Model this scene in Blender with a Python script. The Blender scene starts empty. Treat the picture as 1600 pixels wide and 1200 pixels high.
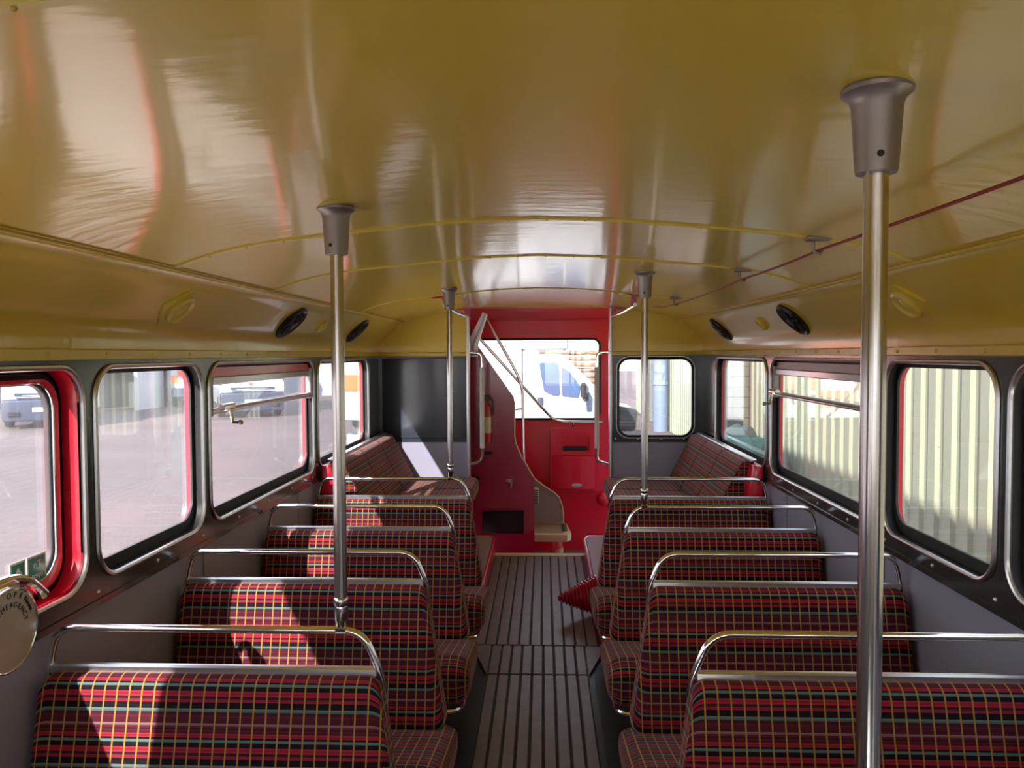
import bpy, bmesh, math, random
from mathutils import Vector, Matrix, Quaternion
random.seed(7)
PI = math.pi
SC = bpy.context.scene
COL = SC.collection

# ------------------------------------------------------------------ camera frame used to read distances off the photograph
F_PX = 1200.0
CAM = Vector((0.02, 0.0, 1.42))
YAW, PITCH, ROLL = math.radians(2.34), math.radians(2.24), math.radians(0.25)
FWD = Vector((-math.sin(YAW)*math.cos(PITCH), math.cos(YAW)*math.cos(PITCH), -math.sin(PITCH)))
RT0 = Vector((math.cos(YAW), math.sin(YAW), 0))
UP0 = RT0.cross(FWD)
RT = RT0*math.cos(ROLL) - UP0*math.sin(ROLL)
UPV = RT0*math.sin(ROLL) + UP0*math.cos(ROLL)
def at(x, y, Y):
    d = RT*((x-800)/F_PX) - UPV*((y-600)/F_PX) + FWD
    return CAM + d*((Y-CAM.y)/d.y)

# ------------------------------------------------------------------ materials
def new_mat(name):
    m = bpy.data.materials.new(name); m.use_nodes = True
    nt = m.node_tree
    return m, nt, nt.nodes['Principled BSDF']
def mat(name, col, rough=0.5, metal=0.0, spec=0.5, coat=0.0, coat_rough=0.05, noise=0.0, nscale=20.0, bump=0.0, bscale=80.0, bstretch=None, sheen=0.0, ior=1.5):
    m, nt, b = new_mat(name)
    b.inputs['Base Color'].default_value = (*col, 1)
    b.inputs['Roughness'].default_value = rough
    b.inputs['Metallic'].default_value = metal
    b.inputs['Specular IOR Level'].default_value = spec
    b.inputs['Coat Weight'].default_value = coat
    b.inputs['Coat Roughness'].default_value = coat_rough
    b.inputs['Sheen Weight'].default_value = sheen
    b.inputs['IOR'].default_value = ior
    L = nt.links
    if noise or bump:
        tc = nt.nodes.new('ShaderNodeTexCoord')
    if noise:
        n = nt.nodes.new('ShaderNodeTexNoise'); n.inputs['Scale'].default_value = nscale; n.inputs['Detail'].default_value = 6
        L.new(tc.outputs['Object'], n.inputs['Vector'])
        mx = nt.nodes.new('ShaderNodeMix'); mx.data_type = 'RGBA'
        mx.inputs['A'].default_value = (*[c*(1-noise) for c in col], 1)
        mx.inputs['B'].default_value = (*[min(1, c*(1+noise)) for c in col], 1)
        L.new(n.outputs['Fac'], mx.inputs['Factor']); L.new(mx.outputs['Result'], b.inputs['Base Color'])
    if bump:
        n2 = nt.nodes.new('ShaderNodeTexNoise'); n2.inputs['Scale'].default_value = bscale; n2.inputs['Detail'].default_value = 3
        if bstretch:
            mp = nt.nodes.new('ShaderNodeMapping'); mp.inputs['Scale'].default_value = bstretch
            L.new(tc.outputs['Object'], mp.inputs['Vector']); L.new(mp.outputs['Vector'], n2.inputs['Vector'])
        else:
            L.new(tc.outputs['Object'], n2.inputs['Vector'])
        bp = nt.nodes.new('ShaderNodeBump'); bp.inputs['Strength'].default_value = bump; bp.inputs['Distance'].default_value = 0.01
        L.new(n2.outputs['Fac'], bp.inputs['Height']); L.new(bp.outputs['Normal'], b.inputs['Normal'])
        if coat: L.new(bp.outputs['Normal'], b.inputs['Coat Normal'])
    return m

def fabric_mat():
    m, nt, b = new_mat('tartan_moquette')
    N, L = nt.nodes, nt.links
    uv = N.new('ShaderNodeUVMap'); uv.uv_map = 'UVMap'
    sp = N.new('ShaderNodeSeparateXYZ'); L.new(uv.outputs['UV'], sp.inputs['Vector'])
    def math_(op, a, bval):
        n = N.new('ShaderNodeMath'); n.operation = op
        if hasattr(a, 'links'): L.new(a, n.inputs[0])
        else: n.inputs[0].default_value = a
        if hasattr(bval, 'links'): L.new(bval, n.inputs[1])
        else: n.inputs[1].default_value = bval
        return n.outputs[0]
    v = math_('FRACT', math_('DIVIDE', sp.outputs['Y'], 0.118), 0)
    cr = N.new('ShaderNodeValToRGB'); cr.color_ramp.interpolation = 'CONSTANT'
    black, dark, mar, red, teal, grey = (.012,.008,.012), (.045,.012,.022), (.115,.014,.03), (.36,.022,.042), (.12,.19,.185), (.28,.16,.17)
    stops = [(0, red), (.07, dark), (.12, red), (.17, black), (.285, teal), (.345, dark), (.38, mar), (.48, dark), (.50, mar), (.55, grey), (.59, mar),
             (.64, dark), (.66, mar), (.73, red), (.80, black), (.835, teal), (.89, black), (.97, red)]
    els = cr.color_ramp.elements
    els[0].position = 0; els[0].color = (*stops[0][1], 1)
    els[1].position = stops[1][0]; els[1].color = (*stops[1][1], 1)
    for p, c in stops[2:]:
        e = els.new(p); e.color = (*c, 1)
    L.new(v, cr.inputs['Fac'])
    # fine woven ribs
    rib = math_('FRACT', math_('DIVIDE', sp.outputs['Y'], 0.0074), 0)
    ribf = math_('MULTIPLY_ADD', math_('GREATER_THAN', rib, 0.5), 0.35)
    ribf.node.inputs[2].default_value = 0.78
    mul = N.new('ShaderNodeMix'); mul.data_type = 'RGBA'; mul.blend_type = 'MULTIPLY'; mul.inputs['Factor'].default_value = 1
    L.new(cr.outputs['Color'], mul.inputs['A']); L.new(ribf, mul.inputs['B'])
    u = math_('FRACT', math_('DIVIDE', sp.outputs['X'], 0.0287), 0)
    line = math_('LESS_THAN', u, 0.12)
    mx = N.new('ShaderNodeMix'); mx.data_type = 'RGBA'
    L.new(line, mx.inputs['Factor']); L.new(mul.outputs['Result'], mx.inputs['A']); mx.inputs['B'].default_value = (.46, .26, .055, 1)
    L.new(mx.outputs['Result'], b.inputs['Base Color'])
    b.inputs['Roughness'].default_value = 0.9
    b.inputs['Specular IOR Level'].default_value = 0.2
    b.inputs['Sheen Weight'].default_value = 0.25
    b.inputs['Sheen Roughness'].default_value = 0.4
    b.inputs['Sheen Tint'].default_value = (1, .75, .75, 1)
    return m

def glass_mat(name, tint=(1, 1, 1), haze=0.03, refl=1.6):
    m = bpy.data.materials.new(name); m.use_nodes = True
    nt = m.node_tree; N, L = nt.nodes, nt.links
    N.remove(N['Principled BSDF']); out = N['Material Output']
    lw = N.new('ShaderNodeLayerWeight'); lw.inputs['Blend'].default_value = 0.5
    pw = N.new('ShaderNodeMath'); pw.operation = 'POWER'; pw.inputs[1].default_value = 5; L.new(lw.outputs['Facing'], pw.inputs[0])
    ma = N.new('ShaderNodeMath'); ma.operation = 'MULTIPLY_ADD'; ma.inputs[1].default_value = 0.9; ma.inputs[2].default_value = 0.04*refl; ma.use_clamp = True
    L.new(pw.outputs[0], ma.inputs[0])
    tr = N.new('ShaderNodeBsdfTransparent'); tr.inputs['Color'].default_value = (*tint, 1)
    gl = N.new('ShaderNodeBsdfGlossy'); gl.inputs['Roughness'].default_value = 0.01
    df = N.new('ShaderNodeBsdfTranslucent'); df.inputs['Color'].default_value = (.8, .8, .8, 1)
    m1 = N.new('ShaderNodeMixShader'); m1.inputs[0].default_value = haze
    L.new(tr.outputs[0], m1.inputs[1]); L.new(df.outputs[0], m1.inputs[2])
    m2 = N.new('ShaderNodeMixShader'); L.new(ma.outputs[0], m2.inputs[0])
    L.new(m1.outputs[0], m2.inputs[1]); L.new(gl.outputs[0], m2.inputs[2])
    L.new(m2.outputs[0], out.inputs['Surface'])
    return m

M = dict(
    fabric=fabric_mat(),
    ceil=mat('olive_gloss_paint', (.84, .64, .06), .30, spec=.5, coat=.75, coat_rough=.10, noise=.05, nscale=3, bump=.06, bscale=3, bstretch=(3, 9, 3)),
    olive_trim=mat('olive_trim_paint', (.80, .64, .11), .35, coat=.3, coat_rough=.2, noise=.12, nscale=14),
    slate=mat('slate_gloss_panel', (.032, .041, .060), .25, spec=.7, coat=.4, coat_rough=.12, noise=.12, nscale=6),
    dark=mat('black_green_gloss_panel', (.026, .034, .040), .22, spec=.7, coat=.5, coat_rough=.12, noise=.2, nscale=6),
    grey=mat('lavender_grey_panel', (.33, .325, .44), .45, noise=.06, nscale=4),
    red=mat('red_gloss_paint', (.84, .005, .045), .28, coat=.6, coat_rough=.1, noise=.06, nscale=3),
    darkened_red=mat('darkened_red_gloss_paint', (.44, .018, .08), .22, spec=.8, coat=.8, coat_rough=.10, noise=.1, nscale=3),  # the red paint again, with the staircase panel's shade put into its colour
    redext=mat('red_body_paint', (.72, .008, .03), .3, coat=.5),
    chrome=mat('polished_chrome', (.86, .86, .88), .10, metal=1, bump=.02, bscale=30),
    steel=mat('worn_pole_steel', (.62, .60, .58), .20, metal=1, noise=.12, nscale=9),
    alu=mat('brushed_aluminium', (.72, .72, .74), .32, metal=1, noise=.1, nscale=30),
    cast=mat('cast_grey_metal', (.34, .31, .30), .45, metal=.75, noise=.12, nscale=25),
    rubber=mat('black_rubber', (.014, .014, .015), .55),
    black=mat('black_plastic', (.012, .012, .014), .3),
    tread=mat('black_tread_plate', (.03, .03, .033), .4, noise=.3, nscale=30),
    slat=mat('worn_grey_brown_slats', (.17, .14, .14), .42, spec=.6, noise=.35, nscale=18, bump=.1, bscale=120),
    groove=mat('dark_groove', (.02, .016, .015), .7),
    cream=mat('cream_paint', (.72, .62, .42), .45),
    stairgrey=mat('stair_grey', (.34, .29, .27), .55, noise=.08, nscale=8),
    tan=mat('tan_tread', (.36, .27, .20), .6, noise=.2, nscale=20),
    white=mat('white_vehicle_paint', (.47, .49, .53), .3, coat=.5),
    whiteplastic=mat('white_ribbed_plastic', (.72, .70, .68), .4),
    orange=mat('orange_reflective', (.95, .17, .03), .45),
    bluegrey=mat('slate_blue_plastic', (.035, .045, .085), .45),
    tyre=mat('tyre_rubber', (.02, .02, .022), .8),
    vglass=mat('vehicle_glass', (.06, .11, .22), .06, spec=.9),
    lamp=mat('headlamp_glass', (.62, .66, .70), .12, spec=.9),
    corr=mat('pale_sage_corrugated', (.295, .32, .228), .5, noise=.06, nscale=2),
    sage=mat('sage_boarding', (.075, .098, .068), .6, noise=.08, nscale=3),
    darkpost=mat('dark_post', (.13, .13, .13), .6),
    pipe=mat('pale_blue_pipe', (.15, .20, .29), .45),
    tarp=mat('teal_tarpaulin', (.045, .16, .13), .5, noise=.3, nscale=9),
    build=mat('grey_cladding', (.36, .37, .40), .6, noise=.1, nscale=1.5),
    buildlt=mat('pale_cladding', (.52, .53, .52), .6, noise=.08, nscale=1.5),
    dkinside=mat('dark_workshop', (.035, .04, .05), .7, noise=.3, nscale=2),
    wood=mat('weathered_wood', (.20, .12, .065), .75, noise=.35, nscale=6),
    green=mat('sign_green', (.01, .22, .15), .4),
    signwhite=mat('sign_white', (.75, .76, .72), .5),
    plate=mat('cast_plate_metal', (.50, .46, .40), .45, metal=.35, noise=.12, nscale=40),
    ink=mat('black_ink', (.02, .02, .02), .6),
    darkred=mat('dark_red_cord', (.28, .02, .02), .5),
    conered=mat('red_ridged_plastic', (.42, .008, .03), .16, coat=.8, coat_rough=.06),
    extred=mat('extinguisher_red', (.55, .02, .02), .3, coat=.4),
    emblem=mat('emblem_red', (.80, .06, .06), .5),
    carpaint=mat('dark_car_paint', (.05, .055, .065), .25, coat=.6),
    kick=mat('pale_ledge_vinyl', (.36, .34, .36), .4, noise=.08, nscale=8),
    pinkmetal=mat('worn_trim_metal', (.60, .42, .44), .3, metal=.6),
    concrete=mat('bounce_concrete', (.60, .49, .415), .8, noise=.1, nscale=1.2),
    glass=glass_mat('saloon_glass', haze=.035, refl=2.0),
    glassgrn=glass_mat('clear_glass', haze=.015, refl=2.0),
)
def asphalt():
    m, nt, b = new_mat('pale_asphalt'); N, L = nt.nodes, nt.links
    tc = N.new('ShaderNodeTexCoord')
    n1 = N.new('ShaderNodeTexNoise'); n1.inputs['Scale'].default_value = .35; n1.inputs['Detail'].default_value = 8
    n2 = N.new('ShaderNodeTexNoise'); n2.inputs['Scale'].default_value = 9; n2.inputs['Detail'].default_value = 6
    for n in (n1, n2): L.new(tc.outputs['Object'], n.inputs['Vector'])
    r1 = N.new('ShaderNodeValToRGB'); r1.color_ramp.elements[0].color = (.118, .080, .074, 1); r1.color_ramp.elements[1].color = (.163, .111, .102, 1)
    r1.color_ramp.elements[0].position = .35; r1.color_ramp.elements[1].position = .65
    r2 = N.new('ShaderNodeValToRGB'); r2.color_ramp.elements[0].color = (.78, .78, .78, 1); r2.color_ramp.elements[1].color = (1, 1, 1, 1)
    r2.color_ramp.elements[0].position = .3; r2.color_ramp.elements[1].position = .7
    L.new(n1.outputs['Fac'], r1.inputs['Fac']); L.new(n2.outputs['Fac'], r2.inputs['Fac'])
    mx = N.new('ShaderNodeMix'); mx.data_type = 'RGBA'; mx.blend_type = 'MULTIPLY'; mx.inputs['Factor'].default_value = 1
    L.new(r1.outputs['Color'], mx.inputs['A']); L.new(r2.outputs['Color'], mx.inputs['B'])
    # expansion joints: thin dark lines
    sp = N.new('ShaderNodeSeparateXYZ'); L.new(tc.outputs['Object'], sp.inputs['Vector'])
    prev = mx.outputs['Result']
    for ax, per in (('X', 7.0), ('Y', 6.0)):
        d = N.new('ShaderNodeMath'); d.operation = 'DIVIDE'; d.inputs[1].default_value = per; L.new(sp.outputs[ax], d.inputs[0])
        fr = N.new('ShaderNodeMath'); fr.operation = 'FRACT'; L.new(d.outputs[0], fr.inputs[0])
        lt = N.new('ShaderNodeMath'); lt.operation = 'LESS_THAN'; lt.inputs[1].default_value = .05/per; L.new(fr.outputs[0], lt.inputs[0])
        q = N.new('ShaderNodeMix'); q.data_type = 'RGBA'; q.inputs['B'].default_value = (.11, .09, .09, 1)
        L.new(lt.outputs[0], q.inputs['Factor']); L.new(prev, q.inputs['A']); prev = q.outputs['Result']
    L.new(prev, b.inputs['Base Color']); b.inputs['Roughness'].default_value = .8
    return m
M['asphalt'] = asphalt()

# ------------------------------------------------------------------ mesh builder
class MB:
    def __init__(s): s.v, s.f, s.m, s.uv, s.mats = [], [], [], [], []
    def mi(s, m):
        if m not in s.mats: s.mats.append(m)
        return s.mats.index(m)
    def face(s, pts, m, uvs=None):
        b = len(s.v); s.v += [tuple(p) for p in pts]; s.f.append(tuple(range(b, b+len(pts)))); s.m.append(s.mi(m)); s.uv.append(uvs)
    def grid(s, rings, m, closed=True, caps=(False, False), uvs=None, flip=False):
        b = len(s.v); n = len(rings[0]); k = s.mi(m)
        for r in rings: s.v += [tuple(p) for p in r]
        rng = n if closed else n-1
        for i in range(len(rings)-1):
            for j in range(rng):
                j2 = (j+1) % n
                q = [b+i*n+j, b+i*n+j2, b+(i+1)*n+j2, b+(i+1)*n+j]
                u = None
                if uvs:
                    u = [uvs[i][j], uvs[i][j+1], uvs[i+1][j+1], uvs[i+1][j]]
                if flip: q.reverse(); u = u[::-1] if u else None
                s.f.append(tuple(q)); s.m.append(k); s.uv.append(u)
        for c, i in ((caps[0], 0), (caps[1], len(rings)-1)):
            if c:
                q = [b+i*n+j for j in range(n)]
                if (i == 0) != flip: q.reverse()
                u = None
                if uvs:
                    u = [(uvs[i][0][0]+0.0*0, 0)]*n
                    u = [c_ for c_ in (uvs[i][:n] if not ((i == 0) != flip) else uvs[i][:n][::-1])]
                s.f.append(tuple(q)); s.m.append(k); s.uv.append(u)
    def box(s, x0, x1, y0, y1, z0, z1, m, bev=0.0):
        if x0 > x1: x0, x1 = x1, x0
        if y0 > y1: y0, y1 = y1, y0
        if z0 > z1: z0, z1 = z1, z0
        if bev > 0:
            rings = []
            bev = min(bev, (x1-x0)*.45, (y1-y0)*.45, (z1-z0)*.45)
            for z, ins in ((z0, bev), (z0+bev, 0), (z1-bev, 0), (z1, bev)):
                r = []
                for p in rr(x0+ins, x1-ins, y0+ins, y1-ins, bev, 2): r.append((p[0], p[1], z))
                rings.append(r)
            s.grid(rings, m, True, (True, True)); return
        p = [(x0,y0,z0),(x1,y0,z0),(x1,y1,z0),(x0,y1,z0),(x0,y0,z1),(x1,y0,z1),(x1,y1,z1),(x0,y1,z1)]
        b = len(s.v); s.v += p; k = s.mi(m)
        for q in ((3,2,1,0),(4,5,6,7),(0,1,5,4),(1,2,6,5),(2,3,7,6),(3,0,4,7)):
            s.f.append(tuple(b+i for i in q)); s.m.append(k); s.uv.append(None)
    def tube(s, pts, r, m, n=12, closed=False, caps=True):
        pts = [Vector(p) for p in pts]; N = len(pts)
        rad = r if isinstance(r, (list, tuple)) else [r]*N
        tang = []
        for i in range(N):
            if closed: t = pts[(i+1) % N]-pts[i-1]
            else: t = pts[min(i+1, N-1)]-pts[max(i-1, 0)]
            tang.append(t.normalized())
        up = Vector((0, 0, 1)) if abs(tang[0].z) < .9 else Vector((1, 0, 0))
        nrm = (up - tang[0]*up.dot(tang[0])).normalized()
        rings = []
        for i in range(N):
            if i: 
                nrm = (nrm - tang[i]*nrm.dot(tang[i])).normalized()
            bn = tang[i].cross(nrm)
            rings.append([pts[i] + (nrm*math.cos(a)+bn*math.sin(a))*rad[i] for a in [2*PI*k/n for k in range(n)]])
        if closed: rings.append(rings[0])
        s.grid(rings, m, True, (caps and not closed, caps and not closed))
    def lathe(s, prof, m, origin=(0, 0, 0), axis=(0, 0, 1), n=24, sx=1.0):
        ax = Vector(axis).normalized(); q = Vector((0, 0, 1)).rotation_difference(ax); o = Vector(origin)
        rings = [[o + q @ Vector((r*math.cos(2*PI*k/n)*sx, r*math.sin(2*PI*k/n), h)) for k in range(n)] for r, h in prof]
        s.grid(rings, m, True, (prof[0][0] > 1e-5, prof[-1][0] > 1e-5))
    def prism(s, poly, a0, a1, m, axis='y', bev=0.0):
        """poly of (u,v): axis y -> (u=x, v=z); axis x -> (u=y, v=z); axis z -> (u=x, v=y)"""
        def mk(p, t):
            return {'y': (p[0], t, p[1]), 'x': (t, p[0], p[1]), 'z': (p[0], p[1], t)}[axis]
        if bev > 0:
            cx = sum(p[0] for p in poly)/len(poly); cy = sum(p[1] for p in poly)/len(poly)
            w = (max(p[0] for p in poly)-min(p[0] for p in poly))/2; h = (max(p[1] for p in poly)-min(p[1] for p in poly))/2
            def sh(d): return [(cx+(p[0]-cx)*(1-d/w), cy+(p[1]-cy)*(1-d/h)) for p in poly]
            sg = 1 if a1 > a0 else -1
            rings = [[mk(p, t) for p in sh(d)] for t, d in ((a0, bev), (a0+sg*bev*.3, bev*.3), (a0+sg*bev, 0), (a1-sg*bev, 0), (a1-sg*bev*.3, bev*.3), (a1, bev))]
        else:
            rings = [[mk(p, a0) for p in poly], [mk(p, a1) for p in poly]]
        s.grid(rings, m, True, (True, True))
    def build(s, name, parent=None, smooth=35, loc=None):
        me = bpy.data.meshes.new(name)
        me.from_pydata(s.v, [], s.f)
        for m in s.mats: me.materials.append(m)
        me.polygons.foreach_set('material_index', s.m)
        if any(u for u in s.uv):
            ul = me.uv_layers.new(name='UVMap')
            for p, u in zip(me.polygons, s.uv):
                if u:
                    for li, c in zip(p.loop_indices, u): ul.data[li].uv = c
        bm = bmesh.new(); bm.from_mesh(me)
        bmesh.ops.recalc_face_normals(bm, faces=bm.faces)
        bm.to_mesh(me); bm.free()
        me.update()
        if smooth:
            me.polygons.foreach_set('use_smooth', [True]*len(me.polygons))
            me.set_sharp_from_angle(angle=math.radians(smooth))
        o = bpy.data.objects.new(name, me); COL.objects.link(o)
        if parent: o.parent = parent
        return o

def rr(x0, x1, y0, y1, r, n=6):
    """rounded rectangle, counter-clockwise, 4*(n+1) points"""
    out = []
    for cx, cy, a in ((x1-r, y1-r, 0), (x0+r, y1-r, 90), (x0+r, y0+r, 180), (x1-r, y0+r, 270)):
        for i in range(n+1):
            t = math.radians(a+90*i/n); out.append((cx+r*math.cos(t), cy+r*math.sin(t)))
    return out
def rr_outer(x0, x1, y0, y1, X0, X1, Y0, Y1, r, n=6):
    """points on the outer rectangle matched one to one with rr()"""
    out = []
    for sx, sy, a in ((1, 1, 0), (-1, 1, 1), (-1, -1, 2), (1, -1, 3)):
        cx, cy = (X1 if sx > 0 else X0), (Y1 if sy > 0 else Y0)
        ix, iy = (x1-r if sx > 0 else x0+r), (y1-r if sy > 0 else y0+r)
        for i in range(n+1):
            t = i/n
            start, end = ((cx, iy), (ix, cy)) if a % 2 == 0 else ((ix, cy), (cx, iy))
            c = (cx, cy)
            if t <= .5: q = t*2; p = (start[0]+(c[0]-start[0])*q, start[1]+(c[1]-start[1])*q)
            else: q = t*2-1; p = (c[0]+(end[0]-c[0])*q, c[1]+(end[1]-c[1])*q)
            out.append(p)
    return out
def round_poly(pts, radii, n=5):
    out = []; N = len(pts)
    for i in range(N):
        p = Vector(pts[i]); a = Vector(pts[i-1])-p; b = Vector(pts[(i+1) % N])-p; r = radii[i] if isinstance(radii, (list, tuple)) else radii
        if r <= 0: out.append(tuple(p)); continue
        la, lb = a.length, b.length; a.normalize(); b.normalize()
        ang = a.angle(b); d = min(r/math.tan(ang/2), la*.48, lb*.48)
        s_, e_ = p+a*d, p+b*d
        for k in range(n+1):
            t = k/n; out.append(tuple(s_*(1-t)**2 + p*2*t*(1-t) + e_*t*t))
    return out
def fillet3(pts, r, n=7):
    pts = [Vector(p) for p in pts]; out = [pts[0]]
    for i in range(1, len(pts)-1):
        p = pts[i]; a = pts[i-1]-p; b = pts[i+1]-p; la, lb = a.length, b.length; a.normalize(); b.normalize()
        rad = r[i-1] if isinstance(r, (list, tuple)) else r
        d = min(rad, la*.49, lb*.49)
        s_, e_ = p+a*d, p+b*d
        for k in range(n+1):
            t = k/n; out.append(s_*(1-t)**2 + p*2*t*(1-t) + e_*t*t)
    out.append(pts[-1]); return out

def sweep_cushion(mb, prof, x0, x1, m, r0=.02, r1=.02, nend=4, xmap=None, nlen=10, v0=0.0):
    """closed profile of (y,z) swept along x with softly rounded ends; UV u = x in metres, v = arc length"""
    ys = [p[0] for p in prof]; zs = [p[1] for p in prof]
    cy, cz = (min(ys)+max(ys))/2, (min(zs)+max(zs))/2; hy, hz = (max(ys)-min(ys))/2, (max(zs)-min(zs))/2
    arc = [0.0]
    for i in range(len(prof)):
        a, b = prof[i], prof[(i+1) % len(prof)]; arc.append(arc[-1]+math.hypot(a[0]-b[0], a[1]-b[1]))
    st = []
    if r0 > 0:
        for i in range(nend): t = PI/2*i/nend; st.append((x0+r0*(1-math.sin(t)), r0*(1-math.cos(t)), t))
        st = [(x0+r0*(1-math.sin(PI/2*i/nend)) if False else x0+r0*(1-math.cos(PI/2*i/nend)), r0*(1-math.sin(PI/2*i/nend))) for i in range(nend)]
    for i in range(nlen+1): st.append((x0+r0+(x1-x0-r0-r1)*i/nlen, 0.0))
    if r1 > 0:
        for i in range(nend-1, -1, -1): st.append((x1-r1*(1-math.cos(PI/2*i/nend)), r1*(1-math.sin(PI/2*i/nend))))
    rings, uvs = [], []
    for x, d in st:
        ring, uv = [], []
        for j, (y, z) in enumerate(prof):
            yy = cy+(y-cy)*(1-d/hy); zz = cz+(z-cz)*(1-d/hz)
            xx = xmap(x, zz) if xmap else x
            ring.append((xx, yy, zz)); uv.append((xx, v0+arc[j]))
        uv.append((uv[0][0], v0+arc[-1]))
        # end rings creep along u so that the check pattern wraps round the end
        rings.append(ring); uvs.append(uv)
    b = len(mb.f)
    mb.grid(rings, m, True, (False, False), uvs)
    k = mb.mi(m)
    for ring, uvx, flip in ((rings[0], st[0][0], True), (rings[-1], st[-1][0], False)):
        pts = ring[::-1] if flip else ring
        mb.face(pts, m, [(uvx+p[1], p[2]) for p in pts])

# ------------------------------------------------------------------ scene bookkeeping
def tag(o, label, cat, group=None, kind=None):
    o['label'] = label; o['category'] = cat
    if group: o['group'] = group
    if kind: o['kind'] = kind
    return o
def struct(o, label=None, cat=None):
    o['kind'] = 'structure'
    if label: o['label'] = label; o['category'] = cat
    return o
def empty(name, loc=(0, 0, 0), rz=0):
    o = bpy.data.objects.new(name, None); COL.objects.link(o); o.location = loc; o.rotation_euler = (0, 0, rz)
    o.empty_display_size = .05
    return o
KIDS = {}
def children(o): return [c for c in bpy.data.objects if c.parent == o]
def copy_tree(o, parent=None):
    c = o.copy(); COL.objects.link(c)
    if parent: c.parent = parent
    for ch in children(o): copy_tree(ch, c)
    return c
def text_mesh(name, body, size, m, mat4, parent=None, extrude=.0006, align='CENTER'):
    cu = bpy.data.curves.new(name+'_curve', 'FONT'); cu.body = body; cu.size = size; cu.align_x = align; cu.align_y = 'CENTER'; cu.extrude = extrude
    tmp = bpy.data.objects.new(name+'_tmp', cu); COL.objects.link(tmp)
    dg = bpy.context.evaluated_depsgraph_get()
    me = bpy.data.meshes.new_from_object(tmp.evaluated_get(dg))
    bpy.data.objects.remove(tmp); bpy.data.curves.remove(cu)
    me.transform(mat4); me.materials.clear(); me.materials.append(m)
    o = bpy.data.objects.new(name, me); COL.objects.link(o)
    if parent: o.parent = parent
    return o

# =================================================================== THE BUS SHELL
WX = 1.15            # inner wall
WIN = [(-1.95, -.72), (-.62, .12), (.60, 1.885), (1.945, 2.565), (2.625, 3.83), (3.91, 5.05)]
WZ0, WZ1, WR = .835, 1.388, .085
CELL_Y = [-2.3, -.67, .36, 1.915, 2.595, 3.87, 5.45]
PZ0, PZ1 = .772, 1.412
BY = 5.45            # rear bulkhead
FY = -2.3            # front bulkhead

def side_wall(side, name):
    mb = MB()
    # grey lower panel
    mb.box(side*WX, side*(WX+.05), FY, BY, -.02, PZ0+.004, M['grey'])
    # lower trims between grey panels
    for y in (1.50, 2.58, 3.60):
        mb.box(side*(WX-.004), side*WX, y-.012, y+.012, .02, PZ0, M['grey'])
    # dark window band, with openings, and the outer skin
    for (ya, yb), c0, c1 in zip(WIN, CELL_Y[:-1], CELL_Y[1:]):
        inner = rr(ya, yb, WZ0, WZ1, WR, 8); outer = rr_outer(ya, yb, WZ0, WZ1, c0, c1, PZ0, PZ1, WR, 8)
        xi = side*(WX-.006)
        mb.grid([[(xi, p[0], p[1]) for p in outer], [(xi, p[0], p[1]) for p in inner]], M['dark'])
        ins = .010
        inner2 = rr(ya+ins, yb-ins, WZ0+ins, WZ1-ins, WR-ins, 8)
        xo = side*(WX+.046)
        outer2 = rr_outer(ya, yb, WZ0, WZ1, c0, c1, -.3, 1.86, WR, 8)
        mb.grid([[(xo, p[0], p[1]) for p in outer2], [(xo, p[0], p[1]) for p in inner2]], M['redext'])
    mb.box(side*(WX-.006), side*(WX+.03), FY, BY, PZ0-.004, PZ0, M['dark'])
    # raised edge at the foot of the dark band and its dome screws
    mb.box(side*(WX-.010), side*(WX-.004), FY, BY, PZ0-.004, PZ0+.012, M['dark'])
    y = .7
    while y < 5.3:
        mb.lathe([(.0065, 0), (.005, .003), (0, .0045)], M['alu'], (side*(WX-.006), y, PZ0+.030), (-side, 0, 0), 8)
        y += .31
    # outer skirt
    mb.face([(side*(WX+.056), -3, -.3), (side*(WX+.056), BY, -.3), (side*(WX+.056), BY, -.42), (side*(WX+.056), -3, -.42)], M['redext'])
    return struct(mb.build(name, smooth=30), 'grey lower panel and black window band along the %s side of the saloon' % name.split('_')[1], 'wall')
side_wall(-1, 'wall_left'); side_wall(1, 'wall_right')

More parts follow.
